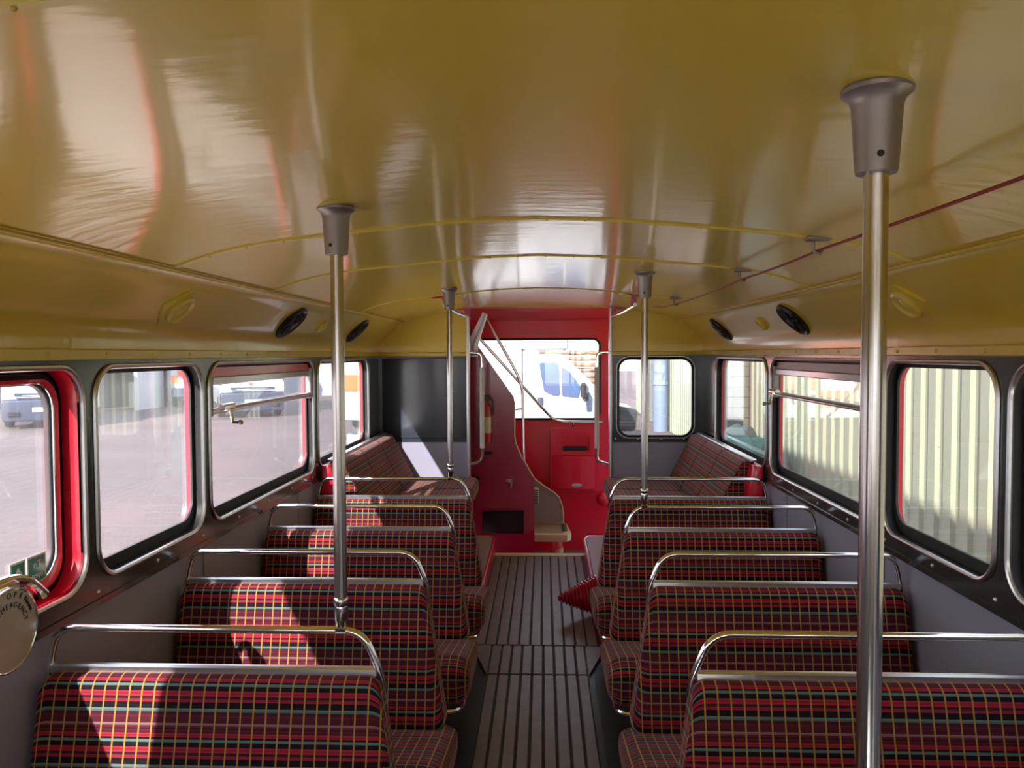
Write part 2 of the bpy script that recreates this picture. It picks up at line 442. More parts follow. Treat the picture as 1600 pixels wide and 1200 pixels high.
def window(side, i, num, style):
    ya, yb = WIN[i]
    root = struct(empty('window_%d' % num, (side*WX, (ya+yb)/2, WZ0)))
    inv = Vector(root.location)
    def fin(mb, name, parent=root):
        mb.v = [tuple(Vector(p)-inv) for p in mb.v]
        return mb.build(name, parent)
    deep = style == 'emergency'
    xg = WX+.050 if deep else WX+.026
    # bright bead round the opening
    mb = MB()
    mb.tube([(side*(WX-.008), p[0], p[1]) for p in rr(ya-.004, yb+.004, WZ0-.004, WZ1+.004, WR+.004, 10)], .0075, M['alu'] if i > 1 or side > 0 else M['chrome'], 8, True)
    fin(mb, 'window_bead')
    # black rubber and red outer reveal
    mb = MB()
    L0 = [(side*(WX-.006), p[0], p[1]) for p in rr(ya, yb, WZ0, WZ1, WR, 10)]
    L1 = [(side*(xg-.004), p[0], p[1]) for p in rr(ya, yb, WZ0, WZ1, WR, 10)]
    ins = .016
    zl = WZ0+.034
    L2 = [(side*(xg-.004), p[0], p[1]) for p in rr(ya+ins, yb-ins, zl, WZ1-ins, WR-ins, 10)]
    L3 = [(side*(xg+.004), p[0], p[1]) for p in rr(ya+ins, yb-ins, zl, WZ1-ins, WR-ins, 10)]
    mb.grid([L0, L1], M['redext'] if deep else M['rubber'])
    if deep: mb.grid([[(side*(WX-.006), p[0], p[1]) for p in rr(ya, yb, WZ0, WZ1, WR, 10)], [(side*(WX+.004), p[0], p[1]) for p in rr(ya, yb, WZ0, WZ1, WR, 10)]], M['rubber'])
    mb.grid([L1, L2, L3], M['rubber'])
    fin(mb, 'window_rubber')
    mb = MB()
    a = [(side*(xg+.004), p[0], p[1]) for p in rr(ya+.012, yb-.012, WZ0+.012, WZ1-.012, WR-.012, 10)]
    b = [(side*((WX+.052) if deep else (WX+.047)), p[0], p[1]) for p in rr(ya+.010, yb-.010, WZ0+.010, WZ1-.010, WR-.010, 10)]
    mb.grid([a, b], M['redext']); fin(mb, 'window_reveal')
    # pane
    gz = rr(ya+.013, yb-.013, WZ0+.013, WZ1-.013, WR-.013, 10)
    if style == 'emergency':
        mb = MB()
        o_ = rr(ya+.012, yb-.012, WZ0+.012, WZ1-.014, WR-.02, 10); n_ = rr(ya+.055, yb-.045, WZ0+.05, WZ1-.038, WR-.02, 10)
        rings = [[(side*x, p[0], p[1]) for p in l] for x, l in ((xg+.012, o_), (xg-.006, o_), (xg-.012, rr(ya+.024, yb-.022, WZ0+.022, WZ1-.024, WR-.02, 10)), (xg-.008, rr(ya+.046, yb-.036, WZ0+.042, WZ1-.031, WR-.02, 10)), (xg, n_), (xg+.012, n_))]
        mb.grid(rings[:3], M['rubber']); mb.grid(rings[2:4], M['red']); mb.grid(rings[3:6], M['rubber'])
        fin(mb, 'hinged_sash')
        mb = MB(); mb.tube([(side*(xg-.008), p[0], p[1]) for p in rr(ya+.048, yb-.038, WZ0+.044, WZ1-.033, WR-.02, 10)], .0028, M['chrome'], 6, True); fin(mb, 'sash_bead')
        gz = rr(ya+.054, yb-.044, WZ0+.049, WZ1-.037, WR-.02, 10)
    mb = MB()
    mb.grid([[(side*(xg-.002), p[0], p[1]) for p in gz], [(side*(xg+.002), p[0], p[1]) for p in gz]], M['glass'], True, (True, True)); fin(mb, 'pane')
    if style == 'winder':
        zb = 1.222
        mb = MB()
        mb.box(side*(WX-.004), side*(WX+.020), ya+.02, yb-.02, zb-.013, zb+.008, M['alu'], .005)
        mb.tube([(side*(WX-.004), ya+.02, zb+.004), (side*(WX-.004), yb-.02, zb+.004)], .008, M['alu'], 8)
        fin(mb, 'winder_bar')
        mb = MB()
        mb.box(side*(WX-.002), side*(WX+.018), ya+.05, yb-.03, WZ1-.075, WZ1-.045, M['alu'], .004)
        mb.box(side*(WX+.004), side*(WX+.018), ya+.05, yb-.03, WZ1-.045, WZ1-.012, M['red'] if side < 0 else M['cast'])
        fin(mb, 'upper_sash')
        mb = MB()
        for y in (ya+.012, yb-.036): mb.box(side*(WX-.008), side*(WX+.020), y, y+.024, zb-.02, WZ1-.03, M['cast'], .004)
        fin(mb, 'sash_guide')
        mb = MB()
        yk = ya+.145 if side < 0 else yb-.06
        mb.tube([(side*(WX-.010), yk-.05, zb+.008), (side*(WX-.012), yk+.045, zb+.010)], .014, M['chrome'], 10)
        mb.tube(fillet3([(side*(WX-.016), yk, zb+.006), (side*(WX-.026), yk, zb-.022), (side*(WX-.032), yk-.006, zb-.046)], .02, 4), .0065, M['chrome'], 8)
        mb.tube([(side*(WX-.028), yk-.006, zb-.047), (side*(WX-.050), yk+.012, zb-.050)], .005, M['cast'], 8)
        mb.lathe([(0, -.010), (.008, -.007), (.010, 0), (.008, .007), (0, .010)], M['cast'], (side*(WX-.053), yk+.013, zb-.050), (1, 0, 0), 10)
        fin(mb, 'winder_crank')
    return root
num = 0
for side in (-1, 1):
    for i, st in enumerate(['plain', 'plain', 'emergency' if side < 0 else 'plain', 'plain', 'winder', 'plain']):
        num += 1; window(side, i, num, st)

# ceiling and cove
HALF = [(1.15, 1.432), (1.147, 1.470), (1.130, 1.512), (1.085, 1.562), (1.03, 1.612), (.98, 1.650), (.85, 1.694), (.70, 1.722), (.45, 1.748), (.22, 1.768), (0, 1.776)]
def smooth_profile(p, k=4):
    out = []
    for i in range(len(p)-1):
        p0 = Vector(p[max(i-1, 0)]); p1 = Vector(p[i]); p2 = Vector(p[i+1]); p3 = Vector(p[min(i+2, len(p)-1)])
        for j in range(k):
            t = j/k
            out.append(tuple(.5*((2*p1)+(p2-p0)*t+(2*p0-5*p1+4*p2-p3)*t*t+(3*p1-p0-3*p2+p3)*t**3)))
    out.append(tuple(p[-1])); return out
hp = smooth_profile(HALF)
FULL = [(-x, z) for x, z in hp] + [(x, z) for x, z in hp[::-1][1:]]
def ceil_z(x):
    x = abs(x)
    for a, b in zip(hp[:-1], hp[1:]):
        if b[0] <= x <= a[0]: return a[1]+(b[1]-a[1])*(x-a[0])/((b[0]-a[0]) or 1)
    return hp[-1][1]
mb = MB()
ys = [FY+i*.15 for i in range(56)]; ys = [y for y in ys if y < BY]+[BY]
mb.grid([[(x, y, z) for x, z in FULL] for y in ys], M['ceil'], closed=False)
mb.grid([[(x*1.02, y, z+.02) for x, z in FULL] for y in (FY, BY)], M['ceil'], closed=False)
struct(mb.build('ceiling', smooth=60), 'glossy olive curved saloon ceiling with rounded coves', 'ceiling')
# rib mouldings and seams
tn = 0
for y in (.705, 2.03, 2.78, 4.15, 5.40):
    tn += 1
    mb = MB()
    prof = [(x, z) for x, z in FULL if abs(x) < .99]
    mb.grid([[(x, y-.010, z-.0002) for x, z in prof], [(x, y-.007, z-.0045) for x, z in prof], [(x, y+.007, z-.0045) for x, z in prof], [(x, y+.010, z-.0002) for x, z in prof]], M['olive_trim'], closed=False)
    for k in range(-9, 10): mb.lathe([(.004, 0), (.003, .002), (0, .003)], M['olive_trim'], (k*.1+.03, y, ceil_z(k*.1+.03)-.0045), (0, 0, -1), 6)
    struct(mb.build('trim_%d' % tn, smooth=50))
for sx in (-1, 1):
    tn += 1
    mb = MB(); z = ceil_z(.98)
    mb.box(sx*.972, sx*.988, FY, BY, z-.004, z+.004, M['olive_trim'])
    mb.tube([(sx*.966, FY, z-.001), (sx*.966, BY, z-.001)], .003, M['olive_trim'], 6)
    struct(mb.build('trim_%d' % tn))
    tn += 1
    mb = MB()
    mb.box(sx*(WX-.020), sx*(WX+.02), FY, BY-.001, 1.409, 1.437, M['olive_trim'], .003)
    y = .3
    while y < 5.2:
        mb.lathe([(.006, 0), (.0045, .003), (0, .004)], M['olive_trim'], (sx*(WX-.020), y, 1.423), (-sx, 0, 0), 8); y += .24
    struct(mb.build('trim_%d' % tn))

# floor
def floor():
    mb = MB()
    mb.box(-WX-.05, WX+.05, FY, 5.40, -.06, -.012, M['tread'])
    # diamond tread relief beside the aisle
    for s in (-1, 1):
        x0, x1 = (.235, .62)
        y = 1.3
        n = 0
        while y < 3.62:
            x = x0+.012+(.012 if n % 2 else 0)
            while x < x1:
                d = .0095
                mb.face([(s*x-d, y, -.0115), (s*x, y-.0045, -.0105), (s*x+d, y, -.0115), (s*x, y+.0045, -.0105)], M['tread'])
                x += .024
            y += .0125; n += 1
    o = struct(mb.build('floor', smooth=0), 'black tread plate and grey slatted aisle floor', 'floor')
    def strips(y0, y1, x0, x1, n, outer=None):
        mb = MB(); w = (x1-x0)/n
        mb.box(x0-(.0 if not outer else 0), x1, y0, y1, -.012, -.006, M['groove'])
        for i in range(n):
            mb.box(x0+i*w+.0045, x0+(i+1)*w-.0045, y0+.001, y1-.001, -.010, 0, M['slat'], .0025)
        if outer:
            mb.prism([(x0-.004, y0), (x0-.004, y1), (outer[0], y1), (outer[0], y0+outer[2])], -.010, 0, M['slat'], 'z')
            mb.prism([(x1+.004, y0), (x1+.004, y1), (outer[1], y1), (outer[1], y0+outer[2])], -.010, 0, M['slat'], 'z')
        return mb
    strips(-2.2, 3.35, -.234, .216, 9).build('floor_slats', o)
    strips(3.36, 3.69, -.234, .216, 9, (-.315, .300, .27)).build('floor_slats', o)
    strips(3.70, 5.36, -.325, .285, 11).build('floor_slats', o)
floor()
mb = MB(); mb.box(-.40, .36, 5.35, 5.42, -.02, .004, M['cream'], .004); mb.box(-.40, .36, 5.418, 5.43, -.26, .0, M['red'])
tn += 1; struct(mb.build('trim_%d' % tn), 'cream nosing on the step edge at the end of the aisle', 'trim')
# low ledges over the wheel arches either side of the aisle
for s, xa, nm in ((-1, -.325, 'left'), (1, .300, 'right')):
    mb = MB()
    mb.box(xa, s*.60, 3.62, 5.40, -.012, .125, M['red'], .004)
    mb.box(xa+s*.012, s*.60, 3.63, 5.40, .125, .132, M['kick'], .002)
    mb.tube([(xa, 3.63, .128), (xa, 5.30, .128), (xa+s*.03, 5.395, .128), (s*.56, 5.398, .128)], .009, M['pinkmetal'] if s > 0 else M['red'], 8)
    tn += 1; struct(mb.build('trim_%d' % tn), 'low red edged ledge along the %s side of the rear aisle' % nm, 'ledge')

# rear bulkhead with the aisle opening
OX0, OX1 = -.515, .495
def bulkhead():
    mb = MB()
    top = [(x, z) for x, z in FULL if x <= OX0]
    mb.face([(x, BY, z) for x, z in [(OX0, 1.40)] + [(OX0, ceil_z(OX0))] + [(x, z) for x, z in top[::-1]] + [(-WX, 1.40)]], M['ceil'])
    top = [(x, z) for x, z in FULL if x >= OX1]
    mb.face([(x, BY, z) for x, z in [(OX1, 1.40)] + [(OX1, ceil_z(OX1))] + [(x, z) for x, z in top] + [(WX, 1.40)]], M['ceil'])
    # concave fillet between the cove and the bulkhead head panel
    for s, xi in ((-1, OX0), (1, OX1)):
        mb.box(s*WX, xi, BY-.012, BY+.03, 1.406, 1.434, M['olive_trim'], .003)
    # left: solid black panel, grey below
    mb.box(-WX, OX0, BY-.004, BY+.04, PZ0+.02, 1.408, M['slate'])
    mb.box(-WX+.02, OX0-.01, BY-.012, BY-.004, PZ0+.05, 1.39, M['slate'], .003)
    mb.box(-WX, OX0, BY-.002, BY+.04, -.02, PZ0+.02, M['grey'])
    # right: window opening in black panel
    xa, xb, za, zb = .548, 1.070, .835, 1.385
    inner = rr(xa, xb, za, zb, .08, 8); outer = rr_outer(xa, xb, za, zb, OX1, WX, PZ0+.02, 1.408, .08, 8)
    mb.grid([[(p[0], BY-.004, p[1]) for p in outer], [(p[0], BY-.004, p[1]) for p in inner], [(p[0], BY+.02, p[1]) for p in inner]], M['dark'])
    mb.grid([[(p[0], BY+.04, p[1]) for p in outer], [(p[0], BY+.04, p[1]) for p in inner]], M['red'])
    mb.box(OX1, WX, BY-.002, BY+.04, -.02, PZ0+.02, M['grey'])
    for k in range(4): mb.lathe([(.008, 0), (.006, .004), (0, .006)], M['alu'], (.53+k*.16, BY-.004, PZ0+.045), (0, -1, 0), 8)
    for k in range(2): mb.lathe([(.010, 0), (.008, .003), (0, .004)], M['grey'], (.60+k*.06, BY-.002, PZ0-.03), (0, -1, 0), 8)
    struct(mb.build('wall_back', smooth=30), 'rear bulkhead with black upper panels, grey lower panels and an aisle opening', 'wall')
    w = struct(empty('window_13', (.81, BY, za)))
    mb = MB(); mb.tube([(p[0]-.81, -.008, p[1]-za) for p in rr(xa, xb, za, zb, .08, 10)], .009, M['rubber'], 8, True)
    mb.tube([(p[0]-.81, -.006, p[1]-za) for p in rr(xa-.012, xb+.012, za-.012, zb+.012, .09, 10)], .005, M['alu'], 6, True); mb.build('window_rubber', w)
    mb = MB(); g = [(p[0]-.81, p[1]-za) for p in rr(xa, xb, za, zb, .08, 10)]
    mb.grid([[(p[0], .010, p[1]) for p in g], [(p[0], .014, p[1]) for p in g]], M['glassgrn'], True, (True, True)); mb.build('pane', w)
    global tn
    for x in (OX0, OX1):
        tn += 1; mb = MB()
        mb.box(x-.010, x+.010, BY-.02, BY+.06, 0, ceil_z(x)-.004, M['alu'], .003)
        z = .1
        while z < 1.7: mb.lathe([(.004, 0), (.003, .002), (0, .003)], M['alu'], (x, BY-.02, z), (0, -1, 0), 6); z += .075
        struct(mb.build('trim_%d' % tn))
bulkhead()
# front bulkhead behind the camera
def front():
    mb = MB()
    y = FY
    for xa, xb, c0, c1 in ((-1.06, -.05, -WX-.05, 0), (.05, 1.06, 0, WX+.05)):
        inner = rr(xa, xb, .78, 1.50, .07, 6); outer = rr_outer(xa, xb, .78, 1.50, c0, c1, -.02, 1.80, .07, 6)
        mb.grid([[(p[0], y, p[1]) for p in outer], [(p[0], y, p[1]) for p in inner], [(p[0], y-.03, p[1]) for p in inner], [(p[0], y-.03, p[1]) for p in outer]], M['cream'])
    struct(mb.build('wall_front', smooth=30), 'front saloon bulkhead behind the camera', 'wall')
    for k, (xa, xb) in enumerate(((-1.06, -.05), (.05, 1.06))):
        mb = MB(); g = rr(xa, xb, .78, 1.50, .07, 8)
        mb.grid([[(p[0], y-.014, p[1]) for p in g], [(p[0], y-.018, p[1]) for p in g]], M['glassgrn'], True, (True, True)); struct(mb.build('window_%d' % (15+k)))
front()
# upper deck and platform enclosure (casts the bus's shadow on the yard wall)
mb = MB()
mb.box(-1.21, 1.21, -2.6, 7.0, 1.86, 3.76, M['redext'], .12)
struct(mb.build('upper_deck'), 'red upper deck of the bus above the saloon', 'bus body')

# =================================================================== REAR PLATFORM
def platform():
    global tn
    Y = 6.5
    mb = MB(); mb.box(-1.2, 1.2, 5.43, Y+.02, -.29, -.25, M['slat'])
    struct(mb.build('floor_platform'), 'lower platform floor behind the bulkhead', 'floor')
    mb = MB(); mb.box(-1.2, 1.2, BY+.04, Y+.1, 1.80, 1.86, M['ceil'])
    struct(mb.build('ceiling_platform'), 'olive ceiling over the rear platform', 'ceiling')
    mb = MB()
    xa, xb, za, zb = -.66, .495, .868, 1.545
    inner = rr(xa, xb, za, zb, .06, 8); outer = rr_outer(xa, xb, za, zb, -1.2, .64, -.25, 1.80, .06, 8)
    mb.grid([[(p[0], Y, p[1]) for p in outer], [(p[0], Y, p[1]) for p in inner], [(p[0], Y+.05, p[1]) for p in inner], [(p[0], Y+.05, p[1]) for p in outer]], M['red'])
    mb.face([(.64, Y, -.25), (.64, Y+.05, -.25), (.64, Y+.05, 1.8), (.64, Y, 1.8)], M['red'])
    mb.box(-1.2, .64, Y-.008, Y, 1.700, 1.715, M['red'], .003); mb.box(-1.2, .64, Y-.006, Y, 1.600, 1.606, M['red'])
    mb.box(-.2, .64, Y-.006, Y, .262, .270, M['red'])
    struct(mb.build('wall_platform', smooth=30), 'red rear wall of the platform under the rear window', 'wall')
    w = struct(empty('window_14', (-.08, Y, za)))
    mb = MB(); mb.tube([(p[0]+.08, -.004, p[1]-za) for p in rr(xa, xb, za, zb, .06, 10)], .010, M['rubber'], 8, True); mb.build('window_rubber', w)
    mb = MB(); g = [(p[0]+.08, p[1]-za) for p in rr(xa, xb, za, zb, .06, 10)]
    mb.grid([[(p[0], .02, p[1]) for p in g], [(p[0], .024, p[1]) for p in g]], M['glassgrn'], True, (True, True)); mb.build('pane', w)
    # offside wall of the stairwell
    mb = MB(); mb.box(-1.21, -1.19, BY, Y+.05, -.3, 1.86, M['red']); struct(mb.build('wall_stairwell'), 'red outer wall of the stairwell', 'wall')
    # stair panel
    yp = 5.8
    root = empty('staircase', (-.5, yp, -.25)); tag(root, 'red staircase enclosure, shade darkened into its paint, with sloping edge and pale first tread', 'staircase')
    inv = Vector(root.location)
    def fin(mb, name, parent=root, **k):
        off = inv if parent is root else inv
        mb.v = [tuple(Vector(p)-off) for p in mb.v]; return mb.build(name, parent, **k)
    edge = [(-.53, 1.66), (-.501, 1.523), (-.36, 1.317), (-.235, 1.137), (-.205, 1.095), (-.198, 1.05), (-.199, .80), (-.190, .74), (-.147, .639), (-.122, .60), (-.055, .483)]
    poly = [(-1.18, -.25), (-1.18, 1.66)] + edge + [(-.05, -.25)]
    mb = MB(); mb.prism(poly, yp, yp+.03, M['darkened_red'], 'y'); fin(mb, 'stair_panel', smooth=30)
    mb = MB(); mb.tube([(p[0], yp-.001, p[1]) for p in edge[5:]] , .0055, M['cream'], 6)
    cur = [(-.055, 6.15, .415), (.02, 6.17, .355), (.10, 6.19, .30), (.145, 6.2, .255), (.168, 6.2, .19), (.178, 6.2, .12), (.178, 6.2, .05)]
    fin(mb, 'edge_beading'); mb = MB(); mb.tube(cur, .006, M['cream'], 6); fin(mb, 'edge_beading')
    mb = MB(); mb.prism([(-.3, .05), (-.3, .415), (-.055, .415)]+[(c[0], c[2]) for c in cur[1:]], 6.20, 6.22, M['stairgrey'], 'y'); fin(mb, 'inner_panel')
    mb = MB()
    mb.prism([(-.30, 5.86), (.19, 5.86), (.215, 5.92), (.185, 6.32), (-.30, 6.32)], .0, .03, M['tan'], 'z')
    t = fin(mb, 'stair_tread')
    mb = MB(); mb.prism([(-.30, 5.845), (.20, 5.845), (.232, 5.91), (.205, 6.25), (.175, 6.25), (.185, 5.93), (.16, 5.885), (-.30, 5.885)], -.02, .034, M['cream'], 'z', 0)
    for k in range(6): mb.box(.165, .205, 5.97+k*.045, 5.99+k*.045, .034, .037, M['ink'])
    mb.v = [tuple(Vector(p)-inv) for p in mb.v]; mb.build('tread_nosing', t)
    mb = MB(); mb.prism(round_poly([(-.3, 5.90), (.17, 5.90), (.17, 6.3), (-.3, 6.3)], .12), -.10, 0.0, M['red'], 'z'); fin(mb, 'stair_riser')
    mb = MB(); mb.lathe([(.052, -.25), (.052, -.10)], M['cream'], (.12, 6.0, 0), n=20); fin(mb, 'newel_base')
    mb = MB(); mb.box(-.075, -.02, 6.10, 6.13, .215, .35, M['cream'], .008)
    for k in range(7): mb.box(-.07, -.022, 6.097, 6.10, .225+k*.017, .232+k*.017, M['ink'])
    fin(mb, 'upper_nosing')
    mb = MB(); mb.box(-.445, -.130, yp-.02, yp, .055, .235, M['black'], .006); mb.box(-.43, -.145, yp-.024, yp-.018, .075, .215, M['black'], .004)
    for k in range(2): mb.box(-.41+k*.13, -.35+k*.13, yp-.027, yp-.022, .15, .158, M['dark'])
    mb.tube([(-.445, yp-.02, .055), (-.445, yp-.02, .235), (-.13, yp-.02, .235), (-.13, yp-.02, .055)], .004, M['darkened_red'], 6, True)
    fin(mb, 'grille_panel')
    mb = MB(); mb.box(-.43, -.37, yp-.008, yp, .655, .68, M['black'], .004); fin(mb, 'keyhole_plate')
    mb = MB(); mb.box(-.508, -.465, yp-.02, yp, .44, .49, M['black'], .006); fin(mb, 'lock')
    mb = MB(); mb.box(-.27, -.21, yp-.025, yp, .44, .47, M['steel'], .004); mb.box(-.235, -.212, yp-.03, yp-.002, .395, .445, M['steel'], .004); fin(mb, 'rail_bracket')
    # extinguisher
    ex = empty('fire_extinguisher', (-.415, yp-.06, .80)); tag(ex, 'small red fire extinguisher with pale label mounted on the dark staircase panel', 'fire extinguisher')
    mb = MB(); mb.lathe([(0, -.05), (.040, -.05), (.042, -.04), (.042, .20), (.030, .235), (.014, .25), (.014, .27), (0, .27)], M['extred'], n=20); mb.build('cylinder', ex)
    mb = MB(); mb.lathe([(.0425, .03), (.0425, .15)], M['cream'], n=20); mb.build('paper_label', ex)
    mb = MB(); mb.box(-.02, .03, -.012, .012, .27, .31, M['black'], .004); mb.tube([(.025, 0, .30), (.05, 0, .27), (.052, 0, .16)], .006, M['black'], 6); mb.build('valve', ex)
    mb = MB(); mb.box(-.046, .046, .0, .06, .08, .10, M['black'], .004); mb.build('bracket', ex)
    # bin
    bn = empty('ticket_bin', (.28, Y, .267)); tag(bn, 'red used-ticket bin with a dark slot under the rear window', 'bin')
    mb = MB()
    o_ = rr(-.205, .205, .0, .52, .02, 6); rec = rr(-.115, .125, .32, .46, .02, 6)
    mb.grid([[(p[0], 0, p[1]) for p in o_], [(p[0], -.07, p[1]) for p in o_], [(p[0]*.98, -.08, .26+(p[1]-.26)*.985) for p in o_], [(p[0], -.08, p[1]) for p in rec], [(p[0], -.03, p[1]) for p in rec]], M['red'], True, (False, True))
    mb.build('bin_body', bn, smooth=25)
    mb = MB(); mb.box(-.185, .165, -.088, -.078, .015, .30, M['red'], .004); d = mb.build('bin_door', bn)
    mb = MB(); mb.lathe([(.045, 0), (.042, .003), (.012, .004)], M['alu'], (.015, -.088, .05), (0, -1, 0), 20); mb.v = [(v[0], v[1], .05+(v[2]-.05)*.42) for v in mb.v]; mb.build('lock_plate', d)
    mb = MB(); mb.prism(rr(-.10, .11, .335, .375, .018, 5), -.034, -.029, M['black'], 'y'); mb.build('slot', bn)
    # dome
    mb = MB(); mb.lathe([(.060, 0), (.058, .012), (.048, .03), (.03, .042), (.012, .047), (0, .048)], M['red'], (.525, Y, .19), (0, -1, 0), 24)
    tag(mb.build('wall_dome'), 'round glossy red dome on the platform wall below the bin', 'dome')
    # stair handrails
    h = mb = MB()
    mb.tube(fillet3([(-.43, 6.1, 1.70), (-.145, 6.1, 1.185), (-.135, 6.05, .49), (-.25, 5.83, .455)], [.12, .07]), .0115, M['steel'], 10)
    r1 = mb.build('stair_handrail'); tag(r1, 'bent steel handrail dropping vertically beside the staircase panel', 'handrail')
    mb = MB(); mb.tube([(-.14, 6.1, .985), (-.20, 6.02, .985), (-.235, 5.84, .985)], .008, M['steel'], 8); mb.lathe([(.018, 0), (.016, .02), (0, .022)], M['black'], (-.235, 5.83, .985), (0, -1, 0), 10); mb.build('rail_bracket', r1)
    mb = MB()
    mb.tube(fillet3([(-.49, 6.1, 1.55), (.09, 6.15, .90), (.16, 6.4, .855), (.50, 6.46, .845)], [.10, .10]), .0115, M['steel'], 10)
    mb.lathe([(.024, 0), (.024, .012), (.012, .02)], M['steel'], (.50, 6.46, .845), (1, 0, 0), 12)
    mb.tube([(.50, 6.46, .845), (.51, 6.5, .845)], .012, M['steel'], 8)
    r2 = mb.build('stair_handrail'); tag(r2, 'steel handrail sloping across the rear window then level beneath it', 'handrail')
    mb = MB(); mb.tube([(.27, 6.44, .865), (.27, 6.44, .83), (.27, 6.5, .80)], .008, M['steel'], 8); mb.build('rail_bracket', r2)
    mb = MB()
    mb.prism([(-.535, 1.40), (-.47, 1.40), (-.465, 1.50), (-.395, 1.705), (-.43, 1.735), (-.535, 1.53)], 5.74, 5.752, M['alu'], 'y', .0)
    g = fin(mb, 'stair_guard')
    mb = MB(); mb.tube([(-.50, 5.735, 1.42), (-.495, 5.735, 1.50), (-.405, 5.735, 1.72)], .012, M['alu'], 8); fin(mb, 'guard_edge', g)
platform()

# bulkhead grab rails
def grab(name, label, x, s):
    r = empty(name, (x, BY, .63)); tag(r, label, 'grab rail', 'ribbed grab rails on the aisle stanchions')
    mb = MB(); mb.tube(fillet3([(0, .03, .80), (s*.085, .03, .795), (s*.085, .03, .02), (0, .03, .0)], .075), .0115, M['chrome'], 10); mb.build('rail', r)
    mb = MB()
    pts, rad = [], []
    for i in range(81):
        pts.append((s*.085, .03, .115+.58*i/80)); rad.append(.0175 if i % 2 else .0155)
    mb.tube(pts, rad, M['whiteplastic'], 12); mb.build('ribbed_grip', r)
grab('grab_rail', 'white ribbed grab rail on the left stanchion of the aisle opening', OX0+.010, 1)
grab('grab_rail', 'white ribbed grab rail on the right stanchion of the aisle opening', OX1-.010, -1)
# ceiling grab handles with red brackets
for s, side in ((-1, 'left'), (1, 'right')):
    x = s*.515; z0 = ceil_z(x)
    r = empty('ceiling_handrail', (x, 4.75, z0)); tag(r, 'short curved ceiling handrail on red brackets, %s of the aisle opening' % side, 'handrail', 'ceiling handrails by the bulkhead')
    mb = MB(); mb.tube(fillet3([(s*.0, -.58, -.060), (s*.0, 0, -.066), (-s*.012, .62, -.060)], .2), .011, M['chrome'], 10); mb.build('rail', r)
    for yy in (-.56, .60):
        mb = MB()
        mb.prism(round_poly([(-.075, .0), (.075, .0), (.075, -.006), (.018, -.014), (.014, -.068), (-.014, -.068), (-.018, -.014), (-.075, -.006)], 0), yy-.014, yy+.014, M['darkened_red'], 'y')
        zz = ceil_z(x)
        b = mb.build('rail_bracket', r); b.rotation_euler = (0, math.radians(10)*s, 0)

# =================================================================== SEATS
def seat_profiles(Y0=0):
    back = round_poly([(Y0+.045, .690), (Y0-.032, .690), (Y0-.135, .27), (Y0-.03, .27)], [.035, .040, .02, .02], 6)
    # start the profile so that v runs from the top front edge downwards
    cush = round_poly([(Y0-.06, .270), (Y0-.44, .345), (Y0-.535, .325), (Y0-.525, .205), (Y0-.44, .165), (Y0-.06, .175)], [.01, .05, .06, .05, .04, .01], 6)
    return back, cush
def make_seat(label, xl=-1.132, red_plinth=False, bigend=1):
    """double seat for the left of the aisle, aisle end at +x; built at Y0 = 0, floor z = 0"""
    r = empty('double_seat'); tag(r, label, 'bus seat')
    back, cush = seat_profiles()
    def xm(x, z):
        t = (x-xl)/(-.355-xl); return x + t*.072*max(0, (.69-z)/.42)
    mb = MB(); sweep_cushion(mb, back, xl, -.352, M['fabric'], .03, .030, 5, xm); mb.build('backrest', r, smooth=50)
    mb = MB(); sweep_cushion(mb, cush, xl, -.243, M['fabric'], .03, .06, 6, None); mb.build('seat_cushion', r, smooth=50)
    mb = MB(); mb.box(xl+.004, -.362, .000, .018, .681, .705, M['alu'], .004); mb.build('top_strip', r)
    mb = MB(); mb.tube(fillet3([(xl-.004, .012, .60), (xl-.002, .010, .70), (xl+.022, .006, .790), (-.395, .006, .790), (-.358, .010, .70), (-.350, .014, .665), (-.352, .022, .62)], [.06, .055, .055, .06, .02]), .0088, M['chrome'], 12); mb.build('grab_rail', r)
    mb = MB()
    mb.prism([(-.02, .27), (.05, .62), (.058, .62), (.0, .27)], xl+.01, -.375, M['cast'], 'x'); mb.build('back_panel', r)
    mb = MB(); mb.tube(fillet3([(-.40, -.04, .17), (-.275, -.06, .162), (-.275, -.50, .168), (-.40, -.515, .168), (xl+.05, -.515, .168)], .05), .011, M['chrome'], 10); mb.build('seat_frame', r)
    mb = MB()
    pm = M['red'] if red_plinth else M['cast']
    x1 = -.335 if red_plinth else -.52
    mb.box(-1.10, x1, -.44, -.10, 0 if not red_plinth else 0, .176, pm, .01)
    mb.build('plinth', r)
    return r
ROWS = {1: 1.71, 2: 2.40, 3: 3.14, 4: 3.84}
def mirror_seat(label, red):
    r = make_seat(label, red_plinth=red)
    for c in children(r):
        c.data.transform(Matrix.Scale(-1, 4, (1, 0, 0))); c.data.flip_normals()
    return r
LAB_L = {1: 'plaid double seat in the nearest left row, pole on its rail, sun across its backrest',
         2: 'plaid double seat in the second left row with a broad sun patch',
         3: 'plaid double seat in the third left row, beside the window with the winder crank',
         4: 'plaid double seat at the back of the left rows, against the left long bench'}
LAB_R = {0: 'plaid double seat at the foot of the nearest right pole, below the picture',
         1: 'plaid double seat in the nearest right row, partly behind the thick right pole',
         2: 'plaid double seat in the second right row beside the short window',
         3: 'plaid double seat in the third right row with the slim pole on its rail',
         4: 'plaid double seat at the back of the right rows, against the right long bench'}
GL, GR = 'plaid double seats left of the aisle', 'plaid double seats right of the aisle'
pl = make_seat(LAB_L[1]); pl4 = make_seat(LAB_L[4], red_plinth=True)
for k, o in ((1, pl), (2, copy_tree(pl)), (3, copy_tree(pl)), (4, pl4)):
    o.location = (0, ROWS[k], 0); o['label'] = LAB_L[k]; o['group'] = GL
